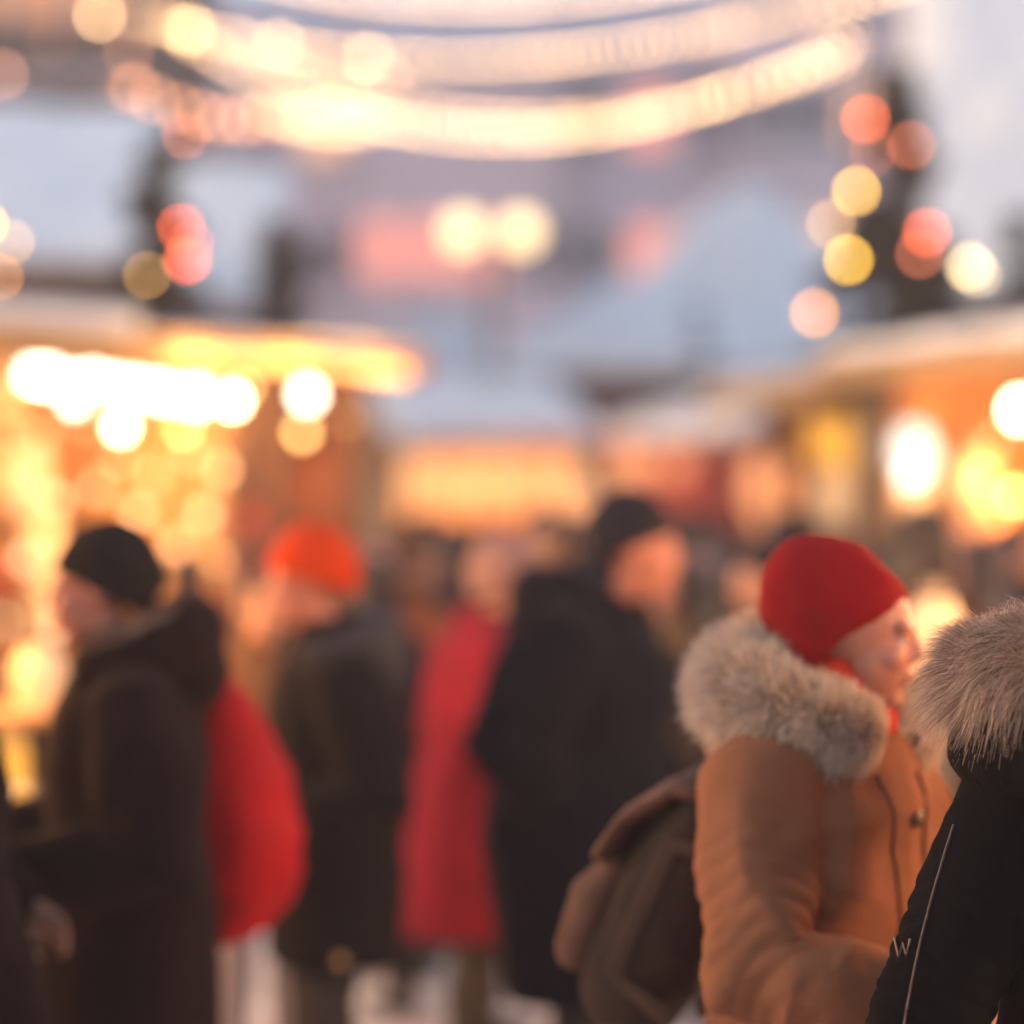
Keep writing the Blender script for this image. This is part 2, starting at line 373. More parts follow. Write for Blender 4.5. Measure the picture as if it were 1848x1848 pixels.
        if hood.get('fur'):
            base = MB(); r2 = hood.get('fr', .045)
            fp = [p+Vector((0, 0, hood.get('fz', .03))) for p in pts]; fr = [r2*k*(.8+.4*max(0, math.cos(-hood.get('arc', 2.1)+i*hood.get('arc', 2.1)/6))) for i in range(13)]
            base.tube(fp, fr, 14, (0, 0, 1)); e0, e1 = (fp[0]-fp[1]).normalized(), (fp[-1]-fp[-2]).normalized()
            fp = [fp[0]+e0*fr[0]*1.1, fp[0]+e0*fr[0]*.7]+fp+[fp[-1]+e1*fr[-1]*.7, fp[-1]+e1*fr[-1]*1.1]; fr = [fr[0]*.25, fr[0]*.75]+fr+[fr[-1]*.75, fr[-1]*.25]; tr = fused(base, 'fur_trim', M[hood['furbase']], T, .01, 4, cloth_disp(.0015, seed+8))
            fur_along('fur', M[hood['fur']], tr, fp, fr, hood.get('n', 9000), hood.get('len', .04), hood.get('wd', .0011), hood.get('droop', .4), seed, clump=hood.get('clump', .35))
    if scarf:
        s_ = MB(); s_.tube([pt(.005, 0, 1.475), pt(.012, 0, 1.51), pt(.01, 0, 1.545)], [(.095*k, .095*k), (.098*k, .10*k), (.085*k, .088*k)], 24, (1, 0, 0))
        s_.ell(pt(.085, .0, 1.49), (.04*k, .06*k, .04*k))
        fused(s_, 'scarf', scarf, T, .009, 4, cloth_disp(.008, seed+4))
    # --- hair and hats
    if hair:
        q = MB(); kk = len(q.v)
        q.ell((-.032, 0, .038), (.104, .086, .096), 24, 16)
        q.ell((-.055, 0, -.03), (.06, .078, .075), 20, 12)
        if hair.get('long'):
            q.tube([(-.05, 0, .02), (-.075, 0, -.08), (-.08, 0, -.17), (-.075, 0, -.27)], [(.055, .085), (.055, .095), (.05, .09), (.025, .06)], 20, (1, 0, 0))
            for s in (-1, 1): q.tube([(-.01, s*.07, .03), (-.005, s*.083, -.06), (-.01, s*.08, -.16)], [.024, .024, .014], 12, (1, 0, 0))
        if hair.get('bun'): q.ell((-.12, 0, .05), (.045, .045, .045))
        q.xf(H, kk)
        # trim the front: push the shell behind the forehead
        fused(q, 'hair', hair['mat'], T, .008, 3, lambda c_: .004*noise3(c_*np.array([60, 60, 14]), seed)+.004*noise3(c_*22, seed+1))
    if hat:
        q = MB(); tilt = hat.get('tilt', -.5); tall = hat.get('tall', .15); sl = hat.get('slouch', .0); w = hat.get('w', 1.0)
        rings = []; A = Matrix.Rotation(tilt, 4, 'Y'); prof = [(-.012, .97), (-.008, 1.02), (.02, 1.035), (.045, 1.02), (.075, .98), (.1, .86), (.125, .66), (.145, .40), (.153, .15)]
        if hat.get('flat'): prof = [(-.012, .97), (-.008, 1.02), (.02, 1.035), (.06, 1.04), (.1, 1.0), (.125, .86), (.142, .58), (.15, .3), (.152, .1)]
        if hat.get('pointed'): prof = [(-.012, .97), (-.008, 1.02), (.02, 1.03), (.05, 1.0), (.08, .91), (.105, .77), (.128, .58), (.143, .38), (.152, .18)]
        n = 32
        for z, r in prof:
            zz = z*tall/.15; off = -sl*max(0, z/.15)**1.3
            rings.append([H @ (A @ Vector((off+hat.get('dx', 0)+(-.012+.113*w*r*math.cos(2*PI*i/n)), .092*w*r*math.sin(2*PI*i/n), zz+hat.get('z', .03)))) for i in range(n)])
        q.rings(rings)
        st = seed
        def hd(c_): return hat.get('wr', .003)*(1-2*np.abs(noise3(c_*np.array([7, 12, 16]), st)))+.001*noise3(c_*80, st)
        ho = fused(q, 'beanie', hat['mat'], T, .006, 6, hd)
        if hat.get('cuff', True):
            q = MB(); rr = []
            for i in range(n+1):
                a = 2*PI*i/n; rr.append(H @ (A @ Vector((hat.get('dx', 0)-.012+.113*w*1.03*math.cos(a), .092*w*1.03*math.sin(a), hat.get('z', .03)+.012))))
            q.tube(rr, [(.026*k, .008*k)]*len(rr), 12, (H.to_3x3() @ A.to_3x3() @ Vector((0, 0, 1))), round_=False)
            fused(q, 'cuff', hat['mat'], ho, .005, 2)
        if hat.get('pom'):
            q = MB(); q.ell(H @ (A @ Vector((-sl-.01, 0, tall+hat.get('z', .03)+.03))), (.035*k,)*3); fused(q, 'pompom', hat['mat'], ho, .007, 2, lambda c_: .006*noise3(c_*90, 3))
    return T, H, k
def wool(name, c, **kw): return surf(name, c, .95, .12, 5, .35, 240, spec=.05, sheen=.02, bdist=.002, **kw)

# ------------------------------------------------------------------ camera, sky, sun
cam = bpy.data.cameras.new('camera'); co_ = bpy.data.objects.new('camera', cam); COL.objects.link(co_); S.camera = co_
co_.location = (0, 0, CZ); co_.rotation_euler = (PI/2, 0, 0)
cam.lens = 85; cam.sensor_width = 36; cam.clip_end = 1500; cam.clip_start = .1; cam.shift_y = 21/1848
cam.dof.use_dof = True; cam.dof.focus_distance = 3.4; cam.dof.aperture_fstop = .98
S.view_settings.view_transform = 'Standard'; S.view_settings.look = 'None'; S.view_settings.gamma = 1
S.view_settings.exposure = 2.2
w = bpy.data.worlds.new('World'); S.world = w; w.use_nodes = True; nt = w.node_tree; bg = nt.nodes['Background']
sky = nt.nodes.new('ShaderNodeTexSky'); sky.sky_type = 'NISHITA'; sky.sun_disc = False
SUN_EL, SUN_ROT = math.radians(6.5), math.radians(282)
sky.sun_elevation = SUN_EL; sky.sun_rotation = SUN_ROT; sky.air_density = 1.0; sky.dust_density = 3.0; sky.ozone_density = 1.3
nt.links.new(sky.outputs[0], bg.inputs['Color']); bg.inputs['Strength'].default_value = .15
sl = bpy.data.lights.new('sun', 'SUN'); sl.energy = .3; sl.angle = math.radians(25); sl.color = (1, .80, .72)
so = bpy.data.objects.new('sun', sl); COL.objects.link(so)
dirv = Vector((math.sin(SUN_ROT)*math.cos(math.radians(18)), math.cos(SUN_ROT)*math.cos(math.radians(18)), math.sin(math.radians(18))))
so.rotation_euler = dirv.to_track_quat('Z', 'Y').to_euler()
S.cycles.use_denoising = True; S.cycles.max_bounces = 6; S.cycles.diffuse_bounces = 3; S.cycles.glossy_bounces = 2
S.cycles.transmission_bounces = 2; S.cycles.sample_clamp_indirect = 4; S.cycles.caustics_reflective = False; S.cycles.caustics_refractive = False
S.cycles.use_adaptive_sampling = False
def lamp(loc, power, col=(1, .50, .17), r=.08, parent=None):
    l = bpy.data.lights.new('bulb_light', 'POINT'); l.energy = power; l.color = col; l.shadow_soft_size = r
    o = bpy.data.objects.new('bulb_light', l); COL.objects.link(o); o.location = loc
    if parent: o.parent = parent
    return o

# ------------------------------------------------------------------ ground
gx = np.unique(np.r_[np.linspace(-400, -30, 12), np.linspace(-30, 30, 150), np.linspace(30, 400, 12)])
gy = np.unique(np.r_[np.linspace(-60, 1, 12), np.linspace(1, 40, 130), np.linspace(40, 600, 16)])
X_, Y_ = np.meshgrid(gx, gy); p = np.stack([X_.ravel(), Y_.ravel(), 0*X_.ravel()], 1)
z = .018*noise3(p*2.3, 3)+.010*noise3(p*6, 4)-.02; v = np.stack([p[:, 0], p[:, 1], z], 1)
nx = len(gx); f = [(j*nx+i, j*nx+i+1, (j+1)*nx+i+1, (j+1)*nx+i) for j in range(len(gy)-1) for i in range(nx-1)]
g = MB(); g.add(v.tolist(), f); go = g.build('ground', M['ground_snow'], None, True); go['kind'] = 'structure'

# winter mist over the square
q = MB(); q.box(-420, 420, -70, 620, -1.1, 21.0)
mh = bpy.data.materials.new('mist'); mh.use_nodes = True; nt = mh.node_tree; nt.nodes.clear()
vo = nt.nodes.new('ShaderNodeVolumePrincipled'); vo.inputs['Color'].default_value = (.93, .80, .94, 1); vo.inputs['Density'].default_value = HAZE_D = .0038; vo.inputs['Anisotropy'].default_value = .2
ou = nt.nodes.new('ShaderNodeOutputMaterial'); nt.links.new(vo.outputs[0], ou.inputs['Volume'])
hz = q.build('haze', mh); hz['kind'] = 'stuff'; mh.cycles.homogeneous_volume = True; S.cycles.volume_bounces = 0

# ------------------------------------------------------------------ stalls
def snow_slab(poly_pts, thick, name, parent, seed=0, voxel=.05, amp=.03):
    """soft snow blanket over a quadrilateral (4 corners, counter-clockwise from above)"""
    a, b, c, d = [Vector(q) for q in poly_pts]; up = Vector((0, 0, thick)); m = MB(); n = 2
    m.add([a, b, c, d, a+up, b+up, c+up, d+up], [(0,3,2,1),(4,5,6,7),(0,1,5,4),(1,2,6,5),(2,3,7,6),(3,0,4,7)])
    return fused(m, name, M['snow'], parent, voxel, 6, lambda q: amp*noise3(q*1.9, seed)+amp*.4*noise3(q*6, seed+1))
def stall(name, label, loc, th, w, dp, ez, rise, over=.45, mat='wood', power=60, lights=(), snow=(0, 1), thick=.16, side=.15, group='market stalls', roofmat='wood_dark', lc=(1, .50, .17), shelf=True):
    T = empty(name, label, 'stall', loc, th, group)
    W = w/2; y0, y1 = over, over+dp; m = M[mat]
    MB().box(-W, W, y1-.04, y1, 0, ez+rise*.9).build('back_wall', m, T)
    for s in (-1, 1):
        MB().prism([(0, 0)], 0, 0) if False else None
        q = MB(); x = s*(W-.02); q.box(x-.02, x+.02, y0+.002, y1-.042, 0, ez+rise*.4); q.build('side_wall', m, T)
    MB().box(-W+.042, W-.042, y0+.03, y0+.07, .02, .96).build('counter_front', m, T)
    MB().box(-W-.03, W+.03, y0-.14, y0+.34, .962, 1.01).build('countertop', M['wood_dark'], T)
    for s in (-1, 1): MB().box(s*(W-.05)-.045, s*(W-.05)+.045, y0-.06, y0-.002, 1.012, ez-.02).build('post', M['wood_dark'], T)
    q = MB(); a = math.atan2(rise, y1+.2)
    q.add([(-W-side, 0, ez-.02), (W+side, 0, ez-.02), (W+side, y1+.2, ez+rise-.02), (-W-side, y1+.2, ez+rise-.02),
           (-W-side, 0, ez+.04), (W+side, 0, ez+.04), (W+side, y1+.2, ez+rise+.04), (-W-side, y1+.2, ez+rise+.04)],
          [(0,3,2,1),(4,5,6,7),(0,1,5,4),(1,2,6,5),(2,3,7,6),(3,0,4,7)])
    rf = q.build('roof', M[roofmat], T)
    MB().box(-W-side-.01, W+side+.01, -.032, -.003, ez-.09, ez+.06).build('fascia_board', m, T)
    if snow:
        xa, xb = -W-side+snow[0]*(w+2*side), -W-side+snow[1]*(w+2*side); L_ = y1+.2
        snow_slab([(xa, -.05, ez+.045), (xb, -.05, ez+.045), (xb, L_, ez+rise+.045), (xa, L_, ez+rise+.045)], thick, 'snow', rf, seed=int(abs(loc[0]*10)))
    if shelf:
        for zz in (1.35, 1.75): MB().box(-W+.1, W-.1, y1-.30, y1-.045, zz, zz+.03).build('shelf', M['wood_dark'], T)
    for (lx, ly, lz, pw) in lights: lamp((lx, ly, lz), pw, lc, .06, T)
    return T
def along(px, s): pass
# left front row: the eave line starts at (-2.54, 12) and runs away to the right
UL = Vector((.742, .671, 0)); THL = math.atan2(UL.y, UL.x); E0 = Vector((-2.54, 12.0, 0))
def LP(s, perp=0.0, z=0.0):   # point along the left eave line, perp metres behind it
    q = E0+UL*s+Vector((-UL.y, UL.x, 0))*perp; q.z = z; return q
stA = stall('market_stall', 'long wooden market stall on the left, thick snow on the left end of its roof', LP(0), THL, 3.5, 1.7, 2.68, .22,
            lights=((-1.1, 1.2, 2.2, 4.5), (.0, 1.2, 2.2, 6.5), (1.0, 1.2, 2.1, 8.5), (1.2, .8, 1.4, 3)), thick=.14, snow=(0, .72))
stB = stall('market_stall', 'narrow reddish wooden booth at the right end of the left stall row', LP(2.28), THL, .72, 1.4, 2.66, .18,
            lights=((0, .9, 2.0, 1.5),), snow=(.0, 1), thick=.05, mat='wood_red', side=.10, shelf=False)
UR = Vector((.392, -.92, 0)); UR.normalize(); THR = math.atan2(UR.y, UR.x); R0 = Vector((1.42, 16.9, 0))
def RP(s, perp=0.0, z=0.0):
    q = R0+UR*s+Vector((-UR.y, UR.x, 0))*perp; q.z = z; return q
stC = stall('market_stall', 'brightly lit wooden stall with a cold white lamp on the right', RP(3.2), THR, 3.2, 1.3, 2.72, .12,
            lights=((-.9, .9, 2.0, 11), (.3, .9, 2.0, 11), (1.2, .9, 2.0, 11)), thick=.13)
stC2 = stall('market_stall', 'small snow-roofed stall with peach light at the far end of the right row', RP(.62), THR, 1.25, 1.2, 2.62, .12,
             lights=((0, .8, 2.0, 9),), thick=.10, lc=(1, .48, .22))
stE = []
for i, (px0, d0, px1, d1, lab, lc, pw, mt, snw) in enumerate((
        (690, 21.5, 880, 26.5, 'snowy stall angled towards the centre behind the left row', (1, .45, .25), 10, 'wood_dark', .2),
        (715, 27.5, 1075, 28.0, 'central stall with a wide orange glowing opening under deep snow', (1, .50, .17), 62, 'wood', .22),
        (1095, 28.0, 1345, 25.5, 'dim red lit stall under deep snow right of the glowing central stall', (1, .30, .2), 9, 'wood_red', .22))):
    a, b = G(px0, d0), G(px1, d1); u = (b-a); th = math.atan2(u.y, u.x); wd = u.length
    L3 = ((-wd*.25, 1.0, 2.2, pw*.5), (wd*.25, 1.0, 2.2, pw*.5))
    if i == 0: continue
    stE.append(stall('market_stall', lab, (a+b)/2, th, wd-.1, 1.8, 2.62, .75, mat=mt, lights=L3, lc=lc, thick=snw, side=.12))

# emitters reused by the hanging lamps
EB = {'warmwhite': emit('bulb_glass_warm_white', (1, .78, .46), 6), 'white': emit('bulb_glass_white', (1, .88, .66), 2.6), 'amber': emit('bulb_glass_amber', (1, .55, .16), 2.6),
      'rope': emit('rope_light_glow', (1, .50, .16), .5), 'cold': emit('cold_lamp_panel', (.86, .98, 1), 9), 'yellow': emit('bulb_glass_yellow', (1, .54, .05), 7.5),
      'red': emit('bulb_glass_red', (1, .13, .04), 6), 'garland': emit('garland_bulb_glass', (1, .57, .27), 3.4), 'garland_mid': emit('garland_bulb_glass_mid', (1, .60, .30), 1.3), 'garland_hi': emit('garland_bulb_glass_bright', (1, .60, .28), 5.5),
      'garland_lo': emit('garland_bulb_glass_dim', (1, .40, .20), 2.2), 'lantern': emit('lantern_glass', (1, .60, .32), .095), 'peach': emit('peach_lantern_glass', (1, .36, .14), .20),
      'orange': emit('orange_lantern_glass', (1, .47, .18), .22), 'gold': emit('gold_lamp_shade', (1, .46, .05), .22)}
def pendant(label, loc, top, r=.045, m='warmwhite', group=None, name='pendant_bulb'):
    T = empty(name, label, 'lamp', loc, 0, group)
    q = MB(); q.ell((0, 0, 0), (r, r, r*1.1)); q.build('glass', EB[m], T, True)
    q = MB(); q.tube([(0, 0, r*1.05), (0, 0, r*1.05+.05)], [.016, .014], 10, (1, 0, 0)); q.build('socket', M['cord'], T, True)
    q = MB(); q.tube([(0, 0, r+.1), (0, 0, top-loc[2])], [.004, .004], 6, (1, 0, 0), False); q.build('cable', M['cord'], T, True)
    return T
def at_line(px, fn, lo=-3, hi=4):   # parameter on a line of the plan that appears in pixel column px
    for _ in range(40):
        m_ = (lo+hi)/2; q = fn(m_); c = CX+F*q.x/q.y
        if c < px: lo = m_
        else: hi = m_
    return lo
rowL = [(88, 680, .07, 'white'), (130, 690, .06, 'white'), (168, 684, .055, 'white'), (205, 692, .055, 'white'), (245, 700, .065, 'white'), (285, 706, .065, 'white'), (318, 712, .055, 'white'), (355, 716, .075, 'white'),
        (60, 676, .06, 'white'), (420, 722, .05, 'warmwhite'), (555, 712, .065, 'white')]
for i, (px, py, r, mm) in enumerate(rowL):
    pf = .25; s = at_line(px, lambda t: LP(t, pf)); q = LP(s, pf); z_ = CZ+(HY-py)/F*q.y
    T = pendant('bright bare bulb in the tight row hanging under the eave of the left stalls' if i < 9 else ('paler bulb at the right end of the bright row' if i == 9 else 'single bright bulb hanging alone right of the bright row'),
            (q.x, q.y, z_), 2.66, r*.8, mm, 'bright bulbs hanging under the left eaves')
    if i % 3 == 0: lamp((0, -.12, -.10), 3, (1, .62, .28), .06, T)
for i, (px, py, r, mm, lab) in enumerate((
        (218, 770, .035, 'warmwhite', 'small cream bulb hanging below the bright row'), (135, 722, .04, 'white', 'white bulb hanging just below the left half of the bright row'),
        (470, 690, .03, 'amber', 'faint amber bulb right of the bright row'), (440, 700, .03, 'amber', 'faint amber bulb touching the end of the bright row'), (610, 665, .03, 'warmwhite', 'dim cream bulb under the eave above the lone bright bulb'),
        (640, 755, .05, 'amber', 'large amber bulb below and right of the lone bright bulb'), (545, 780, .035, 'amber', 'dim amber bulb under the lone bright bulb'),
        (330, 775, .03, 'amber', 'dim amber bulb under the middle of the bright row'))):
    pf = .5; s = at_line(px, lambda t: LP(t, pf)); q = LP(s, pf); z_ = CZ+(HY-py)/F*q.y
    pendant(lab, (q.x, q.y, z_), 2.68, r, mm, 'small bulbs below the left eaves')
q = MB(); q.tube([LP(.98, -.055, 2.63), LP(1.8, -.055, 2.64), LP(2.55, -.055, 2.60)], [.028]*3, 10); rp = q.build('rope_light', EB['rope'], None, True)
tag(rp, 'glowing yellow rope light running along the eave left of the centre', 'rope light')
for t in (1.1, 1.75, 2.4): lamp(LP(t, -.25, 2.58), 2.5, (1, .6, .2), .05)
# lanterns and goods in the left stalls
def lantern(label, loc, r=.11, m='lantern', h=.24, group=None, pw=0, top=None):
    T = empty('paper_lantern' if m != 'gold' else 'lamp_shade_light', label, 'lantern', loc, 0, group)
    q = MB(); q.tube([(0, 0, -h/2), (0, 0, -h/4), (0, 0, h/4), (0, 0, h/2)], [r*.7, r, r, r*.7], 18, (1, 0, 0)); q.build('shade', EB[m], T, True)
    q = MB(); q.box(-r*.7, r*.7, -r*.7, r*.7, h/2+.03, h/2+.045); q.box(-r*.3, r*.3, -r*.3, r*.3, h/2+.045, h/2+.07); q.build('cap', M['metal'], T)
    if top: q = MB(); q.tube([(0, 0, h/2+.06), (0, 0, top-loc[2])], [.004]*2, 6, (1, 0, 0), False); q.build('cable', M['cord'], T)
    return T
for (px, py, pf, r, mm, lab) in (
        (45, 870, 1.1, .13, 'lantern', 'cream lantern high inside the left stall by the picture edge'),
        (80, 985, 1.3, .10, 'lantern', 'middle lantern inside the left stall'),
        (300, 860, 1.2, .11, 'peach', 'peach lantern hanging inside the left stall above the black beanie'),
        (375, 975, .9, .15, 'peach', 'large peach lantern beside the right post of the left stall'),
        (20, 700, 1.2, .08, 'lantern', 'lantern under the roof of the left stall'),
        (15, 1385, .30, .10, 'gold', 'golden lamp low in front of the left counter'),
        (85, 1090, 1.2, .10, 'lantern', 'lower lantern on the back shelf of the left stall')):
    s = at_line(px, lambda t: LP(t, pf)); q = LP(s, pf); z_ = CZ+(HY-py)/F*q.y
    lantern(lab, (q.x, q.y, z_), r, mm, r*2.1, None, top=2.68 if z_ > 1.4 else None)
# goods on shelves and counters: turned jars and gift boxes
jar = MB(); jar.tube([(0, 0, 0), (0, 0, .10), (0, 0, .13), (0, 0, .15)], [.05, .055, .045, .05], 16, (1, 0, 0), False)
jarm = {}
def goods(T, name, label, cat, mb, mats, n, w, y, z, group, jit=.02):
    first = None
    for i in range(n):
        if first is None: o = first = mb.build(name, mats[0], None, name == 'jar')
        else: o = first.copy(); COL.objects.link(o)
        tag(o, label, cat, group); loc = T.matrix_world if False else None
        x = -w/2+w*(i+.5)/n+random.uniform(-jit, jit)
        c, s_ = math.cos(T.rotation_euler.z), math.sin(T.rotation_euler.z)
        o.location = (T.location.x+c*x-s_*y, T.location.y+s_*x+c*y, z); o.rotation_euler = (0, 0, T.rotation_euler.z+random.uniform(-.3, .3))
        if i % len(mats): o.material_slots[0].link = 'OBJECT'; o.material_slots[0].material = mats[i % len(mats)]
MJ = [surf('honey_jar', (.6, .30, .05), .3, .1, 8, 0), surf('jam_jar', (.35, .05, .03), .3, .1, 8, 0)]
MG = [surf('gift_red', (.5, .06, .05), .6, .1, 8, 0), surf('gift_gold', (.6, .42, .15), .5, .1, 8, 0), surf('gift_brown', (.3, .18, .08), .7, .1, 8, 0)]
goods(stA, 'jar', 'jar of preserves on the upper back shelf of the long left stall', 'jar', jar, MJ, 13, 3.1, 1.98, 1.782, 'jars on the upper shelf of the left stall')
goods(stC, 'jar', 'jar of honey on the upper back shelf of the bright right stall', 'jar', jar, MJ, 10, 2.8, 1.58, 1.782, 'jars on the upper shelf of the right stall')
bx = MB(); bx.box(-.08, .08, -.06, .06, 0, .11); bx.box(-.085, .085, -.065, .065, .11, .13); bx.box(-.012, .012, -.067, .067, .002, .134)
goods(stA, 'gift_box', 'lidded gift box on the lower back shelf of the long left stall', 'gift box', bx, MG, 11, 3.1, 1.98, 1.382, 'gift boxes in the left stall')
goods(stC, 'gift_box', 'lidded gift box on the lower back shelf of the bright right stall', 'gift box', bx, MG, 9, 2.8, 1.58, 1.382, 'gift boxes in the right stall')
goods(stE[0], 'gift_box', 'lidded gift box on the shelf of the glowing central stall', 'gift box', bx, MG, 8, 2.0, 2.1, 1.382, 'gift boxes in the central stall')

# right stall lamps
for (px, py, pf, r, mm, lab) in (
        (1640, 815, .55, .16, 'cold', 'cold white round lamp inside the right stall'),
        (1640, 715, .9, .10, 'cold', 'smaller dim white lamp above the cold white lamp'),
        (1525, 800, .5, .13, 'gold', 'golden lamp left of the cold white lamp in the right stall'),
        (1480, 790, .8, .09, 'gold', 'small deep gold lamp at the left end of the right stall'),
        (1530, 900, .7, .20, 'lantern', 'large cream lantern under the golden lamp in the right stall'),
        (1600, 900, .8, .14, 'lantern', 'cream lantern right of the large one in the right stall'),
        (1760, 860, .9, .12, 'lantern', 'cream lantern in the right part of the right stall'),
        (1780, 950, .8, .12, 'peach', 'peach lantern low in the right part of the right stall'),
        (1390, 880, .5, .20, 'peach', 'large peach lantern in the small far stall of the right row')):
    s = at_line(px, lambda t: RP(t, pf)); q = RP(s, pf); z_ = CZ+(HY-py)/F*q.y
    if mm == 'cold':
        T = pendant(lab, (q.x, q.y, z_), 2.7, r, 'cold', None, 'round_lamp')
        if r > .12: lamp((0, 0, -.2), 5, (.8, .95, 1), .1, T)
        else: T.children[0].data.materials[0] = EB['cold_dim'] if 'cold_dim' in EB else EB.setdefault('cold_dim', emit('dim_lamp_panel', (.9, .88, .8), .2))
    else: lantern(lab, (q.x, q.y, z_), r, mm, r*2.0, None, top=2.7 if z_ > 1.4 else None)
EB['cold'].node_tree.nodes['Principled BSDF'].inputs['Emission Strength'].default_value = .33
s = at_line(1842, lambda t: RP(t, .15)); q = RP(s, .15)
pendant('warm white bulb under the right eave at the picture edge', (q.x, q.y, CZ+(HY-740)/F*q.y), 2.68, .06, 'warmwhite')
for k in range(5):
    q = G(755+k*68, 27.6, 2.22-.02*(k % 2)); lantern('round orange lantern in the row under the roof of the central stall', q, .19, 'orange', .40, 'orange lanterns of the central stall', top=2.6)
q = G(880, 28.4, 2.1)
for px, py, lab in ((1140, 840, 'red lantern left in the dim red lit stall'), (1215, 815, 'red lantern right in the dim red lit stall')):
    T = lantern(lab, P(px, py, 27.6), .2, 'peach', .4, None, top=2.6)

def added_wall_lights(label, fn, perp, spots, m):  # bulb strings added inside the stalls for extra bokeh highlights
    pts = []
    for px, py in spots:
        s_ = at_line(px, lambda t: fn(t, perp)); q_ = fn(s_, perp); pts.append(Vector((q_.x, q_.y, CZ+(HY-py)/F*q_.y)))
    T = empty('fairy_lights', label, 'fairy lights', pts[0]); o_ = pts[0]
    q_ = MB(); q_.tube([p_-o_ for p_ in pts], [.004]*len(pts), 5, (0, 1, 0), False); q_.build('cord', M['cord'], T)
    for i_, p_ in enumerate(pts):
        b_ = MB(); b_.ell((0, 0, 0), (.03, .03, .035)); ob = b_.build('bulb', EB[m], T, True); ob.location = p_-o_; k_ = (.8, 1.15, .95, 1.3)[i_ % 4]; ob.scale = (k_, k_, k_)
EB['added_wall_bulb'] = emit('added_wall_bulb_glass', (1, .60, .32), .75)
added_wall_lights('fairy lights added as highlights, zigzagging over the back wall of the long left stall', LP, 1.6, [(10, 780), (40, 930), (75, 790), (100, 905), (112, 990)], 'added_wall_bulb')
added_wall_lights('fairy lights added as highlights, looped over the inner side wall of the long left stall', lambda t, p_: LP(1.655, -t), 0, [(150, 765), (175, 880), (215, 830), (250, 925), (275, 860), (318, 985), (345, 820), (368, 930), (395, 1010), (404, 850)], 'added_wall_bulb')
added_wall_lights('fairy lights added as highlights, looped along the counter side of the long left stall', LP, .36, [(5, 1120), (45, 1010), (98, 1130), (150, 1230), (60, 1310), (120, 1390), (40, 1440)], 'added_wall_bulb')
added_wall_lights('fairy lights added as highlights, looped inside the bright right stall', RP, .95, [(1478, 860), (1520, 965), (1575, 840), (1625, 950), (1700, 900), (1745, 1010), (1790, 800), (1830, 900), (1822, 1010)], 'added_wall_bulb')
# tall standing tables with a lantern each
def standing_table(label, llabel, px, py, d, rad=.24):
    c_ = P(px, py, d); zt = c_.z-.085; T = empty('standing_table', label, 'table', (c_.x, c_.y, 0), 0, 'standing tables')
    q = MB(); q.tube([(0, 0, zt-.035), (0, 0, zt-.02), (0, 0, zt-.002)], [rad-.01, rad, rad-.004], 28, (1, 0, 0), False); q.build('tabletop', M['wood'], T)
    q = MB(); q.tube([(0, 0, .03), (0, 0, .06), (0, 0, zt-.036)], [.05, .035, .035], 12, (1, 0, 0), False); q.build('pole', M['metal'], T, True)
    q = MB(); q.tube([(0, 0, -.01), (0, 0, .02), (0, 0, .035)], [.22, .215, .05], 24, (1, 0, 0), False); q.build('base', M['metal'], T)
    L_ = lantern(llabel, (c_.x, c_.y, c_.z), .075, 'lantern', .15); return L_
La = standing_table('wooden standing table beside the man in the black beanie', 'glowing lantern standing on the table left of the black beanie man', 70, 1225, 7.0)
Lb = standing_table('wooden standing table behind the camel-coated woman', 'glowing lantern standing on the table right of the red beanie', 1688, 1150, 6.2)
lamp((0, 0, .2), 5, parent=La); lamp((0, 0, .2), 5, parent=Lb)
# unseen stalls added beside the aisle so their warm lamps light the near shoppers
stD = stall('market_stall', 'added unseen stall just right of the picture, its lamps lighting the camel-coated woman', (2.0, 4.9, 0), -PI/2, 4.2, 1.5, 2.6, .2, lights=((-1.6, .25, 2.1, 22), (0, .25, 2.1, 28), (1.8, .25, 1.95, 34)), thick=.12, lc=(1, .60, .30))
stL = stall('market_stall', 'added unseen stall just left of the picture, its lamps lighting the black beanie man', (-2.2, 6.2, 0), PI/2, 3.2, 1.5, 2.6, .2, lights=((-.9, .25, 2.0, 26), (.5, .25, 2.0, 44), (1.3, .25, 2.0, 26)), thick=.12)
# ------------------------------------------------------------------ chalets with steep snowy roofs behind the stalls
EB['window'] = emit('lit_window_pane', (1, .48, .24), .2); EB['window_red'] = emit('curtained_window_pane', (1, .30, .22), .2)
M['glass'] = surf('dark_pane', (.10, .10, .13), .15, .1, 3, 0, spec=.6)
def windows(T, xs, zs, w, h, y, pane, mat_frame, y_out=-1):
    for i, x in enumerate(xs):
        for j, zz in enumerate(zs):
            q = MB(); t = .07
            for (a, b, c, d) in ((x-w/2-t, x+w/2+t, zz-t, zz), (x-w/2-t, x+w/2+t, zz+h, zz+h+t), (x-w/2-t, x-w/2, zz, zz+h), (x+w/2, x+w/2+t, zz, zz+h), (x-.02, x+.02, zz, zz+h)):
                q.box(a, b, y-.06, y-.003, c, d)
            fr = q.build('window', mat_frame, T); pm = pane(i, j)
            MB().box(x-w/2+.002, x+w/2-.002, y-.025, y-.004, zz+.002, zz+h-.002).build('pane', pm, fr)
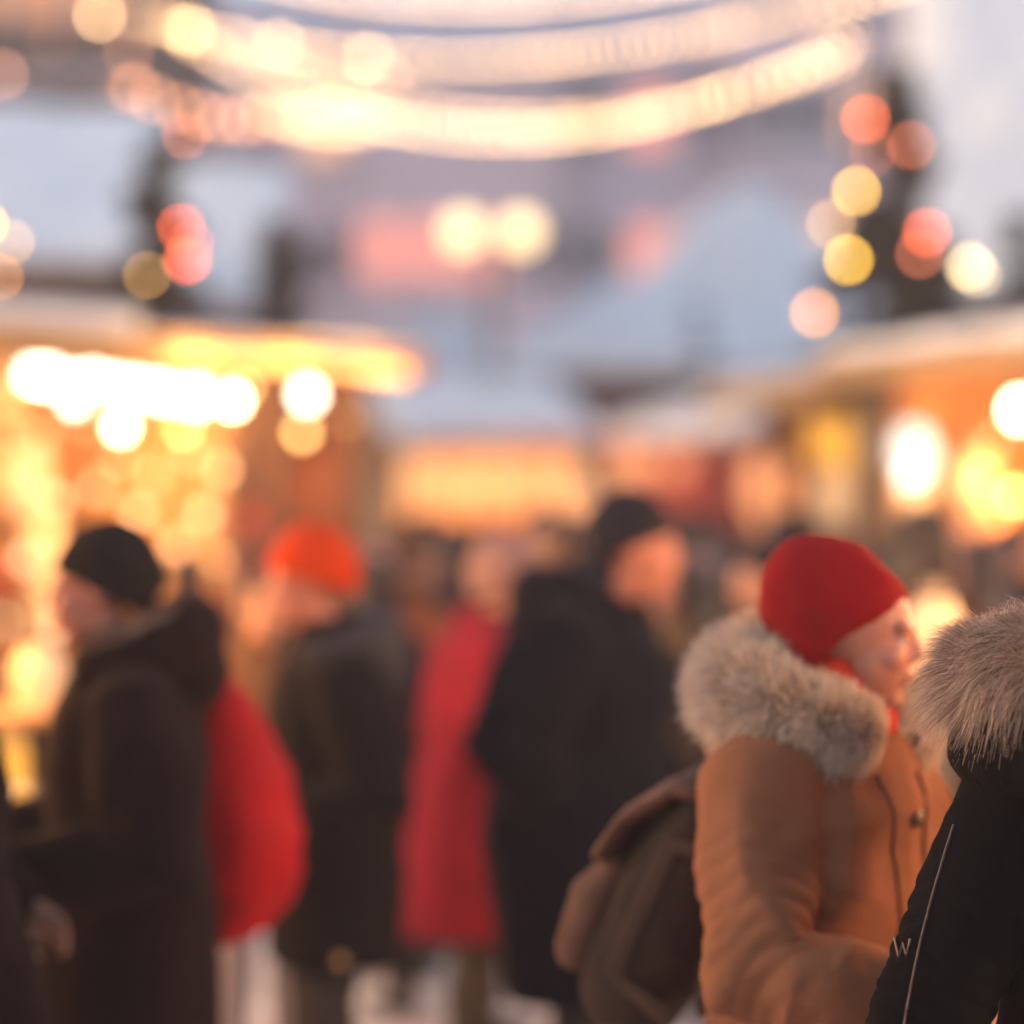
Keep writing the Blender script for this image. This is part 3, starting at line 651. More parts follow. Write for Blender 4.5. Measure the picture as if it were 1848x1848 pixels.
def chalet(label, loc, th, w, dp, ez, rz_, run, mat='wood_dark', xr=(0, 1), thick=.22, over=.5, seed=0, lit=1):
    T = empty('chalet', label, 'house', loc, th, 'snow-roofed chalets behind the stalls')
    W = w/2; y0 = over; yb = 2*run-over
    q = MB(); q.add([(-W, y0, 0), (W, y0, 0), (W, yb, 0), (-W, yb, 0), (-W, y0, ez+.3), (W, y0, ez+.3), (W, yb, ez+.3), (-W, yb, ez+.3), (-W, run, rz_-.15), (W, run, rz_-.15)],
                    [(0,3,2,1), (0,1,5,4), (2,3,7,6), (1,2,6,9,5), (3,0,4,8,7), (4,5,9,8), (6,7,8,9)])
    q.build('wall', M[mat], T)
    q = MB(); o = W+.35
    for s in (0, 1):
        ya, yr = (0, run) if s == 0 else (2*run, run)
        q.add([(-o, ya, ez-.05), (o, ya, ez-.05), (o, yr, rz_-.05), (-o, yr, rz_-.05), (-o, ya, ez+.04), (o, ya, ez+.04), (o, yr, rz_+.04), (-o, yr, rz_+.04)],
              [(0,3,2,1),(4,5,6,7),(0,1,5,4),(1,2,6,5),(2,3,7,6),(3,0,4,7)])
    rf = q.build('roof', M['wood_dark'], T)
    for s in (0, 1):
        ya, yr = (-.06, run) if s == 0 else (2*run+.06, run); e = [(-o-.02, ya, ez+.045), (o+.02, ya, ez+.045), (o+.02, yr, rz_+.045), (-o-.02, yr, rz_+.045)]
        snow_slab(e if s == 0 else e[::-1], thick, 'snow', rf, seed+s, .08, .04)
    windows(T, [-W*.55, W*.55] if w > 3 else [0], [1.2], .8, .9, y0, lambda i, j: EB['window'] if lit else M['glass'], M['wood_dark'])
    q = MB(); q.box(-.45, .45, y0-.05, y0-.003, .05, 2.05); dr = q.build('door', M['wood_red'], T)
    q = MB(); q.ell((.35, y0-.09, 1.02), (.03, .03, .03)); q.build('handle', M['metal'], dr, True)
    return T
A1 = G(285, 19.0); chalet('dark timber chalet with a steep white snow roof, at the left edge', (A1.x-3.05, 17.5-.5, 0), math.radians(9), 6.0, 3, 3.45, 4.86, 1.85, seed=11)
chalet('narrow timber chalet with a steep white snow roof, between the two left fir trees', (G(430, 21).x-.12, 20.6, 0), math.radians(4), .45, 2, 3.4, 4.8, 1.5, seed=15)
chalet('tall timber chalet with a steep white snow roof, at the right edge', (G(1690, 20).x+2.55, 18.9, 0), math.radians(-14), 5.6, 3, 3.35, 6.45, 2.2, seed=21)
def pavilion(label, c, hw, ez, top, seed, thick=.2, lit='window'):
    T = empty('pavilion', label, 'pavilion', (c.x, c.y, 0), 0, 'snow-covered pavilions across the square')
    b = hw*.82; q = MB(); q.box(-b, b, -b, b, 0, ez); q.build('wall', M['wood_dark'], T)
    q = MB(); q.rings([[(x*hw*k_, y*hw*k_, z_) for x, y in ((-1, -1), (1, -1), (1, 1), (-1, 1))] for k_, z_ in ((1, ez), (1, ez+.08), (.02, top))]); rf = q.build('roof', M['wood_dark'], T)
    q = MB(); q.rings([[(x*(hw+.05)*k_, y*(hw+.05)*k_, z_) for x, y in ((-1, -1), (1, -1), (1, 1), (-1, 1))] for k_, z_ in ((1, ez+.09), (1, ez+.09+thick), (.62, ez+thick*1.3+(top-ez)*.36), (.05, top+thick*1.3), (.01, top+thick*1.35))])
    fused(q, 'snow', M['snow'], rf, .09, 6, lambda p_: .06*noise3(p_*1.1, seed))
    windows(T, [-b*.5, b*.5], [1.0], 1.0, 1.2, -b, lambda i, j: EB[lit], M['wood_red'])
    return T
pavilion('big snow-covered pavilion with a white pyramid roof right of the centre', G(1345, 39), 3.35, 4.0, 7.0, 31)
pavilion('low snow-covered pavilion behind the central stall', G(1120, 34), 2.0, 3.6, 5.0, 33)
pavilion('snow-covered pavilion behind the stalls left of the street lamp', G(800, 35), 1.9, 3.4, 4.55, 35)

# ------------------------------------------------------------------ town houses round the square
def townhouse(label, px0, px1, d, top, wallc, th=0.0, seed=0, roofc=(.46, .42, .48), rise=3.0, pane=None, cols=4, wh=1.5, ww=1.05):
    a, b = G(px0, d), G(px1, d); w_ = (b-a).length; T = empty('town_house', label, 'building', ((a.x+b.x)/2, d, 0), th, 'town houses round the square')
    m = surf('plaster%d' % seed, wallc, .85, .1, .35, .3, 8, bdist=.02); W = w_/2
    MB().box(-W, W, 0, 9, 0, top).build('wall', m, T)
    q = MB(); q.add([(-W-.1, -.4, top+.002), (W+.1, -.4, top+.002), (W+.1, 4.5, top+rise), (-W-.1, 4.5, top+rise), (W+.1, 9.4, top+.002), (-W-.1, 9.4, top+.002)], [(0,1,2,3), (3,2,4,5), (0,3,5), (1,4,2), (0,5,4,1)])
    q.build('roof', surf('slate%d' % seed, roofc, .8, .2, 2, .3, 10), T)
    trim = surf('stone_trim', (.45, .40, .42), .8, .1, 3, .2, 20)
    for zz in (3.6, 7.0, 10.4, top-.25):
        if zz < top: MB().box(-W+.02, W-.02, -.16, -.003, zz, zz+.2).build('cornice', trim, T)
    xs = [-W+w_*(i+.5)/cols for i in range(cols)]; zs = [z_ for z_ in (.9, 4.4, 7.8, 11.2, 14.6) if z_+1.8 < top]
    rr = random.Random(seed)
    grid = {(i, j): rr.random() for i in range(cols) for j in range(len(zs))}
    windows(T, xs, zs, ww, wh, 0, (lambda i, j: pane(i, j, grid[(i, j)])) if pane else (lambda i, j: M['glass'] if grid[(i, j)] > .3 else EB['window']), trim)
    return T
townhouse('tall brown house with small lit windows at the top left', -700, 226, 29, 16, (.13, .085, .06), 0, 1, pane=lambda i, j, r: EB['window_dim'] if r < .35 else M['glass'], cols=9, wh=.6, ww=.5) if EB.setdefault('window_dim', emit('dim_window_pane', (1, .36, .12), .1)) else None
townhouse('lavender grey town house on the left of the square', 60, 640, 62, 13.6, (.72, .60, .66), 0, 2, cols=5)
townhouse('pink town house behind the street lamp', 644, 1010, 60, 13.0, (.80, .60, .62), 0, 3, cols=4, pane=lambda i, j, r: EB['window_red'] if (i in (0, 1, 2) and j == 2) else (EB['window_red'] if r < .15 else M['glass']))
townhouse('mauve town house right of the pink one', 1014, 1330, 61, 13.4, (.68, .54, .60), 0, 4, cols=3, pane=lambda i, j, r: EB['window_red'] if (i == 1 and j in (2, 3)) else M['glass'])
townhouse('rosy town house behind the white pyramid roof', 1334, 1700, 60, 14.5, (.74, .58, .62), 0, 5, cols=4)
townhouse('pale town house behind the right chalet', 1704, 2300, 60, 15, (.56, .48, .54), 0, 6, cols=5)
townhouse('grey town house closing the left side of the square', -700, 56, 61, 14, (.48, .42, .5), 0, 7, cols=6)

# ------------------------------------------------------------------ street lamp
c = G(888, 30); T = empty('street_lamp', 'dark double street lamp with two glowing globes in the centre', 'street lamp', c)
q = MB(); q.tube([(0, 0, 0), (0, 0, .3), (0, 0, .5), (0, 0, 5.0), (0, 0, 5.5)], [.13, .12, .07, .05, .04], 14, (1, 0, 0)); q.build('pole', M['metal'], T, True)
for s in (-1, 1):
    q = MB(); q.tube([(0, 0, 5.0), (s*.18, 0, 4.95), (s*.34, 0, 5.05), (s*.36, 0, 5.22)], [.025]*4, 10, (0, 1, 0)); q.build('arm', M['metal'], T, True)
    q = MB(); q.ell((s*.36, 0, 5.37), (.21, .21, .21)); q.build('globe', M['globe'], T, True)
M['globe'].node_tree.nodes['Principled BSDF'].inputs['Emission Strength'].default_value = .72

# ------------------------------------------------------------------ trees
def fir(label, base, h, r, seed, n_lv=24, z_from=.35, needles=9000, group='fir trees between the stalls'):
    T = empty('fir_tree', label, 'tree', (base[0], base[1], 0), 0, group); rng = np.random.default_rng(seed)
    q = MB(); q.tube([(0, 0, 0), (0, 0, h*.5), (0, 0, h*.97)], [.035*h*.5, .02*h*.5, .004], 10, (1, 0, 0))
    V = []; Fc = []
    rr = random.Random(seed)
    for l in range(n_lv):
        t = l/(n_lv-1); z0 = z_from+(h*.96-z_from)*t; R = r*(1-t)**.72*rr.uniform(.78, 1.12)+.05
        for b in range(max(4, int(9*(1-t)+3))):
            a = rr.uniform(0, 2*PI); R2 = R*rr.uniform(.6, 1.1); dz = -.25*R2*rr.uniform(.3, 1.2)
            tip = Vector((R2*math.cos(a), R2*math.sin(a), z0+dz)); st = Vector((0, 0, z0))
            q.tube([st, st.lerp(tip, .5)+Vector((0, 0, .03)), tip], [.012, .007, .003], 5, (0, 0, 1), False)
            m_ = int(needles/(n_lv*8)*(R2/r+.25)*1.6)
            for _ in range(m_):
                u = rr.uniform(.1, 1.05); p = st.lerp(tip, u)+Vector((rr.gauss(0, .035), rr.gauss(0, .035), rr.gauss(-.01, .03)))
                d = Vector((math.cos(a)+rr.gauss(0, .6), math.sin(a)+rr.gauss(0, .6), rr.gauss(0, .5))).normalized()*rr.uniform(.05, .11)
                s_ = d.cross(Vector((rr.gauss(0, 1), rr.gauss(0, 1), rr.gauss(0, 1)))).normalized()*rr.uniform(.012, .024)
                k = len(V); V += [tuple(p-s_), tuple(p+s_), tuple(p+d+s_*.3), tuple(p+d-s_*.3)]; Fc.append((k, k+1, k+2, k+3))
    q.build('trunk', M['bark'], T, True)
    q = MB(); q.v = V; q.f = Fc; q.mi = [0]*len(Fc); q.build('crown', M['needle'], T)
    return T
tR = G(1612, 18.2); fir('tall fir with red and yellow lights on the right', tR, 5.35, 1.12, 1, 32, needles=80000)
tL = G(285, 15.8); fir('fir with a red light between the two left snow roofs', tL, 4.35, .58, 2, 28, needles=36000)
tL2 = G(505, 17.2); fir('slim fir right of the narrow left chalet', tL2, 4.0, .46, 3, 24, needles=22000)
tS = G(1262, 31.5); fir('small fir tip rising behind the central stalls', tS, 4.75, .42, 4, 18, needles=4000)
tE = G(1850, 17.5); fir('fir at the right picture edge in front of the tall chalet', tE, 4.1, .5, 5, 22, needles=14000)
BULB = MB(); BULB.ell((0, 0, 0), (1, 1, 1.15), 12, 8)
def bulbs(T, lst, mname):
    for (p, r, m) in lst:
        o = bpy.data.objects.new('bulb', None) if False else BULB.build('bulb', EB[m], T, True); o.location = p; o.scale = (r, r, r)
def treelights(label, lst, d, cordm=True):
    pts = [P(px, py, d+dd) for (px, py, dd, r, m) in lst]; T = empty('fairy_lights', label, 'fairy lights', pts[0])
    o = pts[0]; srt = sorted(pts, key=lambda p_: -p_.z); q = MB(); q.tube([p_-o for p_ in srt], [.004]*len(srt), 5, (0, 1, 0), False); q.build('cord', M['cord'], T)
    bulbs(T, [(pts[i]-o, l[3], l[4]) for i, l in enumerate(lst)], None)
EB['amber_tree'] = emit('bulb_glass_amber_tree', (1, .34, .03), 5); EB['cream'] = emit('bulb_glass_cream', (1, .70, .34), 4); EB['red_dim'] = emit('bulb_glass_red_dim', (1, .24, .10), 3); EB['yellow_dim'] = emit('bulb_glass_yellow_dim', (1, .50, .14), 4)
treelights('red and yellow lights on the tall right fir', [(1562, 215, -.6, .026, 'red'), (1645, 262, -.7, .026, 'red_dim'), (1545, 345, -.7, .026, 'yellow'), (1500, 405, -.7, .024, 'yellow_dim'), (1531, 469, -.9, .027, 'yellow'),
            (1673, 420, -.8, .027, 'red'), (1660, 458, -.7, .026, 'red_dim'), (1470, 565, -.6, .03, 'amber_tree'), (1575, 275, -.7, .02, 'red_dim')], 18.2)
treelights('cream light on the fir at the right picture edge', [(1750, 482, -.3, .034, 'cream'), (1765, 495, -.3, .02, 'cream')], 17.5)
treelights('red lights on the left fir', [(327, 410, -.3, .022, 'red'), (338, 470, -.35, .026, 'red'), (345, 440, -.3, .016, 'red'), (265, 497, -.3, .018, 'yellow_dim'), (335, 245, .0, .022, 'red_dim')], 15.8)
treelights('lights peeking in at the left picture edge', [(22, 437, 0, .016, 'yellow_dim'), (-25, 405, 0, .018, 'yellow'), (2, 500, 0, .014, 'amber_tree')], 13.2)
treelights('amber lights hanging on the tall brown house', [(232, 97, 0, .03, 'garland_lo'), (5, 135, 0, .04, 'garland_lo'), (220, 160, 0, .02, 'garland_lo'), (95, 78, 0, .016, 'garland_lo'), (250, 45, 0, .02, 'garland_lo')], 24)

# ------------------------------------------------------------------ light garlands over the square
def garland(label, a, b, sag, n, r, m, px_range=None, jitter=.01):
    T = empty('string_lights', label, 'string lights', a, 0, 'string lights over the square'); q = MB(); pts = []
    for i in range(n+1):
        t = i/n; p_ = (b-a)*t; p_.z -= sag*4*t*(1-t); pts.append(p_)
    q.tube(pts, [.006]*len(pts), 6, (0, 1, 0), False); q.build('cord', M['cord'], T)
    first = None
    for p_ in pts:
        if first is None:
            first = BULB.build('bulb', EB[m], T, True); o = first
        else: o = first.copy(); COL.objects.link(o); o.parent = T
        rr = r*random.uniform(.85, 1.15); o.location = p_+Vector((random.gauss(0, jitter), random.gauss(0, jitter), -.05)); o.scale = (rr, rr, rr)
MAST = P(1545, 60, 21.5); T = empty('mast', 'thin dark mast carrying the right ends of the light strings', 'mast', (MAST.x, MAST.y, 0))
q = MB(); q.tube([(0, 0, 0), (0, 0, 3), (0, 0, MAST.z+.3)], [.05, .04, .028], 10, (1, 0, 0)); q.build('pole', M['metal'], T, True)
q = MB(); q.ell((0, 0, MAST.z+.34), (.05, .05, .05)); q.build('finial', M['metal'], T, True)
garland('lowest string of cream lights sagging over the square', P(300, 30, 27), MAST, 1.05, 58, .025, 'garland')
garland('second string of cream lights, well above the lowest one', P(250, 20, 27), P(1680, -60, 20.5), .62, 60, .025, 'garland')
garland('third string of cream lights running close over the lowest one', P(420, 60, 28), MAST+Vector((0, 0, -.1)), .80, 40, .025, 'garland')
garland('topmost string of cream lights crossing the upper picture edge', P(420, -70, 26), P(1500, -130, 22), .5, 50, .023, 'garland')
garland('string of dim coral lights dropping towards the left', P(240, 150, 25), P(700, 130, 27), .42, 12, .045, 'garland_lo')
garland('short string of cream lights low on the left of the square', P(480, 190, 26), P(700, 210, 26), .12, 11, .046, 'garland_mid')
garland('string of four large bright bulbs at the upper left', P(180, 20, 26), P(665, 95, 26), .0, 3, .042, 'garland_hi', jitter=0)

# ------------------------------------------------------------------ people in the foreground
C_black = surf('black_coat', (.0030, .0028, .0034), .9, .2, 3, .7, 34, spec=.04, stretch=(1, 1, .05), bdist=.004)
C_satin = surf('black_satin', (.008, .007, .009), .38, .2, 9, .3, 50, spec=.45, bdist=.003)
C_camel = wool('camel_wool', (.235, .088, .044)); C_brown = wool('dark_brown_parka', (.0125, .0065, .0065)); C_navy = wool('navy_coat', (.0028, .004, .009))
C_char = wool('charcoal_coat', (.0075, .007, .008)); C_red = wool('crimson_coat', (.20, .009, .020)); C_khaki = wool('khaki_coat', (.10, .06, .033)); C_tan = wool('tan_brown_coat', (.16, .08, .042))
K_red = knit('red_knit', (.24, .0025, .005)); K_black = knit('black_knit', (.012, .010, .009)); K_orange = knit('orange_knit', (.6, .05, .004)); K_navy = knit('midnight_knit', (.012, .013, .022)); K_pink = knit('pale_pink_knit', (.32, .18, .16)); K_grey = knit('grey_knit', (.18, .17, .2))
S_red = knit('red_scarf_knit', (.45, .03, .015)); S_pink = knit('pink_scarf_knit', (.6, .33, .3)); S_cream = knit('cream_scarf_knit', (.55, .42, .3))
H_brown = surf('brown_hair', (.11, .055, .03), .5, .3, 40, .5, 90, stretch=(1, 1, .2)); H_dark = surf('dark_hair', (.03, .02, .017), .5, .3, 40, .5, 90, stretch=(1, 1, .2)); H_fair = surf('fair_hair', (.5, .33, .2), .5, .3, 40, .5, 90, stretch=(1, 1, .2))
M['fur_base'] = surf('fur_skin', (.34, .23, .17), .95, .2, 12, .8, 60, bdist=.01); M['fur_base_dark'] = surf('fur_skin_dark', (.24, .15, .11), .95, .2, 12, .8, 60, bdist=.01)

# 1. person in focus at the right edge, back to us
px1 = (2045-CX)/F*3.46
T1, H1, k1 = person('person in a black coat seen from behind, fur-trimmed hood down, at the right picture edge', px1, 3.46, math.radians(94), 1.70, C_black, hat=dict(mat=K_black, tilt=-.3), bulk=1.04, hem=.62, amp=.006,
       arms=dict(L=((-.08, .33, 1.08), (.08, .39, .84)), R=((-.03, -.30, 1.12), (.08, -.27, .9))), fine=True, seed=3,
       hood=dict(R=.215, r=.088, arc=2.3, dz=.025, drop=.45, bag=True, fur='fur_grey', furbase='fur_base_dark', n=62000, len=.070, wd=.00036, fr=.058, fz=.110, droop=.75))
# piping seam, and a glint painted as a gold zigzag on the left sleeve
def loc1(px, py, dd=0.0):
    p_ = P(px, py, 3.46+dd); c, s = math.cos(-math.radians(94)), math.sin(-math.radians(94)); q = p_-Vector((px1, 3.46, 0))
    return Vector((c*q.x-s*q.y, s*q.x+c*q.y, q.z))

from mathutils.bvhtree import BVHTree
coat1 = [c for c in COL.objects if c.parent == T1 and c.name.startswith('coat')][0]
bpy.context.view_layer.update(); M1 = T1.matrix_world.copy()
bv = BVHTree.FromPolygons([M1 @ v.co for v in coat1.data.vertices], [tuple(p_.vertices) for p_ in coat1.data.polygons])
def on_coat(px, py):
    o_ = Vector((0, 0, CZ)); d_ = (P(px, py, 3.46)-o_).normalized(); h = bv.ray_cast(o_, d_)
    return (M1.inverted() @ (h[0]+h[1]*(.002 if True else 0)+(o_-h[0]).normalized()*.003)) if h[0] else None
pp = [on_coat(px, py) for px, py in [(1722-97*t-10*math.sin(t*3), 1490+410*t) for t in [i/40 for i in range(41)]]]
pp = [a for a in pp if a]
if len(pp) > 2:
    q = MB(); q.tube(pp, [.0016]*len(pp), 8, (0, 0, 1)); q.build('piping', surf('beige_piping', (.11, .06, .045), .5, .1, 20, 0), coat1, True)
    zz = [on_coat(px, py) for px, py in ((1616, 1694), (1623, 1728), (1631, 1702), (1637, 1726), (1644, 1696))]
    zz = [a for a in zz if a]
    if len(zz) > 3: q = MB(); q.tube(zz, [.0018]*len(zz), 6, (0, 0, 1)); q.build('glint_mark', surf('painted_gold_glint', (.24, .14, .08), .4, .1, 20, 0), coat1, True)

# 2. woman in the red beanie
T2, H2, k2 = person('woman in a camel coat with cream fur collar and red beanie, in profile facing right', .525, 4.06, math.radians(-38), 1.672, C_camel, hat=dict(mat=K_red, tilt=-.72, tall=.180, slouch=-.004, w=1.035, z=.024, dx=-.006, cuff=False, wr=.010, pointed=True), bulk=1.13, hem=.55,
       arms=dict(R=((.045, -.285, 1.09), (.285, -.17, 1.035)), L=((.06, .27, 1.12), (.29, .13, 1.05))), fine=True, seed=12, skin='skin_flushed', head=(math.radians(19), .10), fwd=.06, scarf=S_red, ears=False, amp=.021, lean=.02,
       hood=dict(R=.130, r=.070, arc=2.4, dz=.045, drop=.92, bag=True, mat=C_camel, fur='fur_cream', furbase='fur_base', n=42000, len=.048, wd=.0008, clump=.26, fr=.080, fz=.032, droop=.3))
coat2 = [c for c in COL.objects if c.parent == T2 and c.name.startswith('coat')][0]
bv2 = BVHTree.FromPolygons([v.co for v in coat2.data.vertices], [tuple(p_.vertices) for p_ in coat2.data.polygons])
def on2(o_, d_, lift=.002):
    h = bv2.ray_cast(Vector(o_), Vector(d_).normalized()); return h[0]+h[1]*lift if h[0] else None
M_seam = surf('coat_seam', (.11, .035, .018), .9, .1, 20, .2); M_btn = surf('coat_button', (.09, .04, .02), .35, .1, 20, 0, spec=.5)
for off in (-.045, .045):
    pl = [on2((.8, off-.02, z_), (-1, 0, 0)) for z_ in np.linspace(1.34, .60, 26)]; pl = [a for a in pl if a and a.x > .08]
    if len(pl) > 3: q = MB(); q.tube(pl, [(.0035, .0035)]*len(pl), 6, (0, 1, 0)); q.build('placket_seam', M_seam, coat2, True)
for z_ in (1.27, 1.13, .99, .85, .71):
    a = on2((.8, -.02, z_), (-1, 0, 0), .006)
    if a: q = MB(); q.ell(a, (.007, .014, .014)); q.build('button', M_btn, coat2, True)
pl = [on2((x_, -.8, .93-.10*x_), (0, 1, 0)) for x_ in np.linspace(.0, .16, 14)]; pl = [a for a in pl if a]
if len(pl) > 3: q = MB(); q.tube(pl, [(.009, .004)]*len(pl), 8, (0, 0, 1)); q.build('pocket_flap', M_seam, coat2, True)
# 3. man in black beanie, facing left
T3, H3, k3 = person('man in a black beanie and dark brown parka facing left at the lit left stall', -.865, 5.4, math.radians(192), 1.712, C_brown, hat=dict(mat=K_black, tilt=-.62, tall=.155, w=1.07, cuff=False, z=.020), bulk=1.18, hem=.50,
       arms=dict(L=((-.05, .335, 1.05), (.24, .27, 1.05)), R=((.0, -.30, 1.06), (.26, -.20, 1.08))), fine=True, sleeve=1.22, seed=21, skin='skin_flushed', head=(-.1, .12), fwd=.07, lean=.0,
       hood=dict(R=.135, r=.082, arc=2.3, dz=.06, drop=.9, bag=True, fur='fur_brown', furbase='fur_base_dark', n=5000, len=.016, wd=.0012, fr=.034, fz=.052, droop=.2) if M.setdefault('fur_brown', furmat('brown_pile', (.05, .02, .01), (.17, .08, .04))) else None)
# 4. man in navy, facing right
T4, H4, k4 = person('tall man in a navy coat and midnight beanie facing right, in the centre', .20, 6.8, math.radians(-20), 1.79, C_navy, hat=dict(mat=K_navy, tilt=-.5, tall=.155, w=1.0, cuff=False), bulk=1.48, flare=-.05, hem=.42,
       arms=dict(R=((-.10, -.34, 1.13), (.03, -.19, .93)), L=((-.03, .32, 1.12), (.16, .24, .97))), fine=True, seed=33, skin='skin_flushed', head=(.12, .12), scarf=K_navy, sleeve=1.12, fwd=.135, lean=.05,
       hood=dict(R=.14, r=.085, arc=2.5, dz=.035, drop=.5, bag=True))
# 5. person in the orange beanie, facing left
T5, H5, k5 = person('person in an orange beanie and charcoal coat leaning and facing left', -.485, 6.5, math.radians(196), 1.695, C_char, hat=dict(mat=K_orange, tilt=-.68, tall=.15, w=1.06, cuff=True), bulk=1.10, flare=-.02, hem=.60,
       arms=dict(L=((-.06, .33, 1.08), (.20, .27, 1.0)), R=((.02, -.31, 1.10), (.22, -.22, 1.04))), fine=True, sleeve=1.2, seed=41, skin='skin_flushed', head=(-.1, .38), fwd=.055, lean=.03,
       hood=dict(R=.13, r=.075, arc=2.2, dz=.02, drop=.7, bag=True, mat=wool('slate_hood', (.045, .045, .055))))
q = MB(); q.ell((.0, 0, 0), (.014, .014, .014)); q.build('button', surf('horn_button', (.45, .32, .2), .3, .1, 20, 0), T5, True, loc=(.03, .262, .62))
# 6. red coat behind
T6, H6, k6 = person('woman in a long crimson coat and pale pink beanie behind the navy man', -.13, 8.1, math.radians(20), 1.65, C_red, 'trouser_olive', hat=dict(mat=K_pink, tilt=-.5, tall=.16, w=1.15), bulk=1.16, hem=.42,
       arms=dict(R=((-.06, -.31, 1.12), (.12, -.26, .95)), L=((-.03, .30, 1.12), (.16, .22, .98))), seed=51, flare=.05, head=(.1, .1), fwd=.10, lean=.07, stride=.08)
# 7. person cut by the left edge
T7, H7, k7 = person('person in a dark coat and pink scarf cut off by the left picture edge', -1.175, 4.75, math.radians(10), 1.70, C_brown, hair=dict(mat=H_dark), bulk=1.22, hem=.5,
       arms=dict(R=((.12, -.33, 1.06), (.22, -.25, .80)), L=((.03, .3, 1.1), (.2, .2, 1.0))), seed=61, head=(.2, .1), fwd=.03, scarf=S_pink)
# 8. brown and khaki coats between the foreground figures
T8, H8, k8 = person('person in a tan brown coat half hidden behind the orange beanie', -.80, 7.7, math.radians(-70), 1.58, C_tan, 'trouser_grey', hair=dict(mat=H_brown), bulk=1.12, hem=.75,
       arms={}, seed=71, head=(.3, .1))
T9, H9, k9 = person('person in a khaki coat between the navy man and the cream fur collar', .62, 8.8, math.radians(200), 1.62, C_khaki, 'trouser_olive', hair=dict(mat=H_dark, long=True), bulk=1.15, hem=.8, arms={}, seed=81)

# ------------------------------------------------------------------ bags
def rucksack(label, loc, rz, tilt, w, d, h, mats, pocket=True, sack=False, sm=1.0):
    T = empty('backpack', label, 'backpack', loc, rz); R_ = Matrix.Rotation(tilt, 4, 'Y')
    q = MB()
    if sack: q.tube([(-.01, 0, h*.5), (-.02, 0, h*.40), (-.045, 0, h*.18), (-.06, 0, -h*.12), (-.05, 0, -h*.32), (-.03, 0, -h*.40)], [(d*.12, w*.14), (d*.24, w*.26), (d*.40, w*.42), (d*.52, w*.5), (d*.50, w*.48), (d*.36, w*.36)], 24, (1, 0, 0))
    else: q.tube([(0, 0, h*.40), (0, 0, h*.25), (-.01, 0, 0), (-.015, 0, -h*.28), (-.01, 0, -h*.38)], [(d*.34, w*.40), (d*.44, w*.47), (d*.5, w*.5), (d*.5, w*.5), (d*.42, w*.46)], 28, (1, 0, 0))
    q.xf(R_); fused(q, 'bag', mats[0], T, .008, 22 if sack else 5, cloth_disp(.020 if sack else .009, 5))
    if pocket:
        q = MB(); q.tube([(-d*.5, 0, h*.02), (-d*.56, 0, -h*.12), (-d*.54, 0, -h*.34)], [(d*.14, w*.34), (d*.22, w*.38), (d*.18, w*.36)], 20, (1, 0, 0)); q.xf(R_); fused(q, 'front_pocket', mats[1], T, .008, 4, cloth_disp(.005, 6))
        q = MB(); q.tube([(d*.1, 0, h*.46), (-d*.28, 0, h*.43), (-d*.55, 0, h*.24), (-d*.63, 0, h*.06)], [(.018, w*.42), (.02, w*.47), (.018, w*.47), (.014, w*.42)], 20, (0, 0, 1)); q.xf(R_); fused(q, 'flap', mats[1], T, .008, 4, cloth_disp(.005, 7))
        q = MB(); q.tube([(d*.42, -w*.49, h*.3), (-d*.1, -w*.515, h*.25), (-d*.1, -w*.525, -h*.28), (d*.42, -w*.5, -h*.34)], [(.006, .02)]*4, 10, (0, 1, 0)); q.xf(R_); q.build('side_strap', mats[2], T, True)
        q = MB(); pts = [(d*.25+.02*math.sin(a), .07*math.cos(a), h*.45+.085*math.sin(a)) for a in [PI*i/10 for i in range(11)]]; q.tube(pts, [(.012, .012)]*11, 10, (1, 0, 0)); q.xf(R_); q.build('top_handle', mats[2], T, True)
    else:
        q = MB(); pts = [(d*.15+.02*math.sin(a), .05*math.cos(a), h*.46+.05*math.sin(a)) for a in [PI*i/10 for i in range(11)]]; q.tube(pts, [(.008, .008)]*11, 8, (1, 0, 0)); q.xf(R_); q.build('top_handle', mats[2], T, True)
    for s in (-1, 1):
        q = MB(); sf = .45 if sack else 1.0; q.tube([(d*.2, s*w*.25, h*.42), (d*.75*sf, s*w*.32, h*.46), (d*1.5*sf, s*w*.36, h*.30), (d*1.55*sf, s*w*.42, 0), (d*.9*sf, s*w*.42, -h*.30), (d*.3, s*w*.35, -h*.36)], [(.008, .026)]*6, 10, (1, 0, 0)); q.build('shoulder_strap', mats[2], T, True)
    return T
M_b1 = surf('backpack_dark_canvas', (.035, .014, .007), .8, .25, 9, .4, 200); M_b2 = surf('backpack_tan_suede', (.17, .070, .040), .85, .2, 9, .4, 200); M_b3 = surf('backpack_webbing', (.06, .026, .014), .8, .2, 9, .3, 200)
bp = G(1208, 4.26, 1.09); rucksack('brown canvas rucksack with tan flap and pocket on the back of the camel-coated woman', (bp.x+.02, bp.y, bp.z), math.radians(-20), 0.42, .31, .23, .46, (M_b1, M_b2, M_b3))
M_r1 = surf('red_nylon', (.33, .002, .006), .65, .1, 7, .3, 40, spec=.12, bdist=.004)
rb = G(385, 5.62, 1.09); rucksack('bright red sack-shaped bag behind the dark brown parka', (rb.x, rb.y, rb.z), math.radians(180), 0, .33, .28, .55, (M_r1, M_r1, surf('red_webbing', (.4, .01, .015), .7, .1, 9, .2)), pocket=False, sack=True)

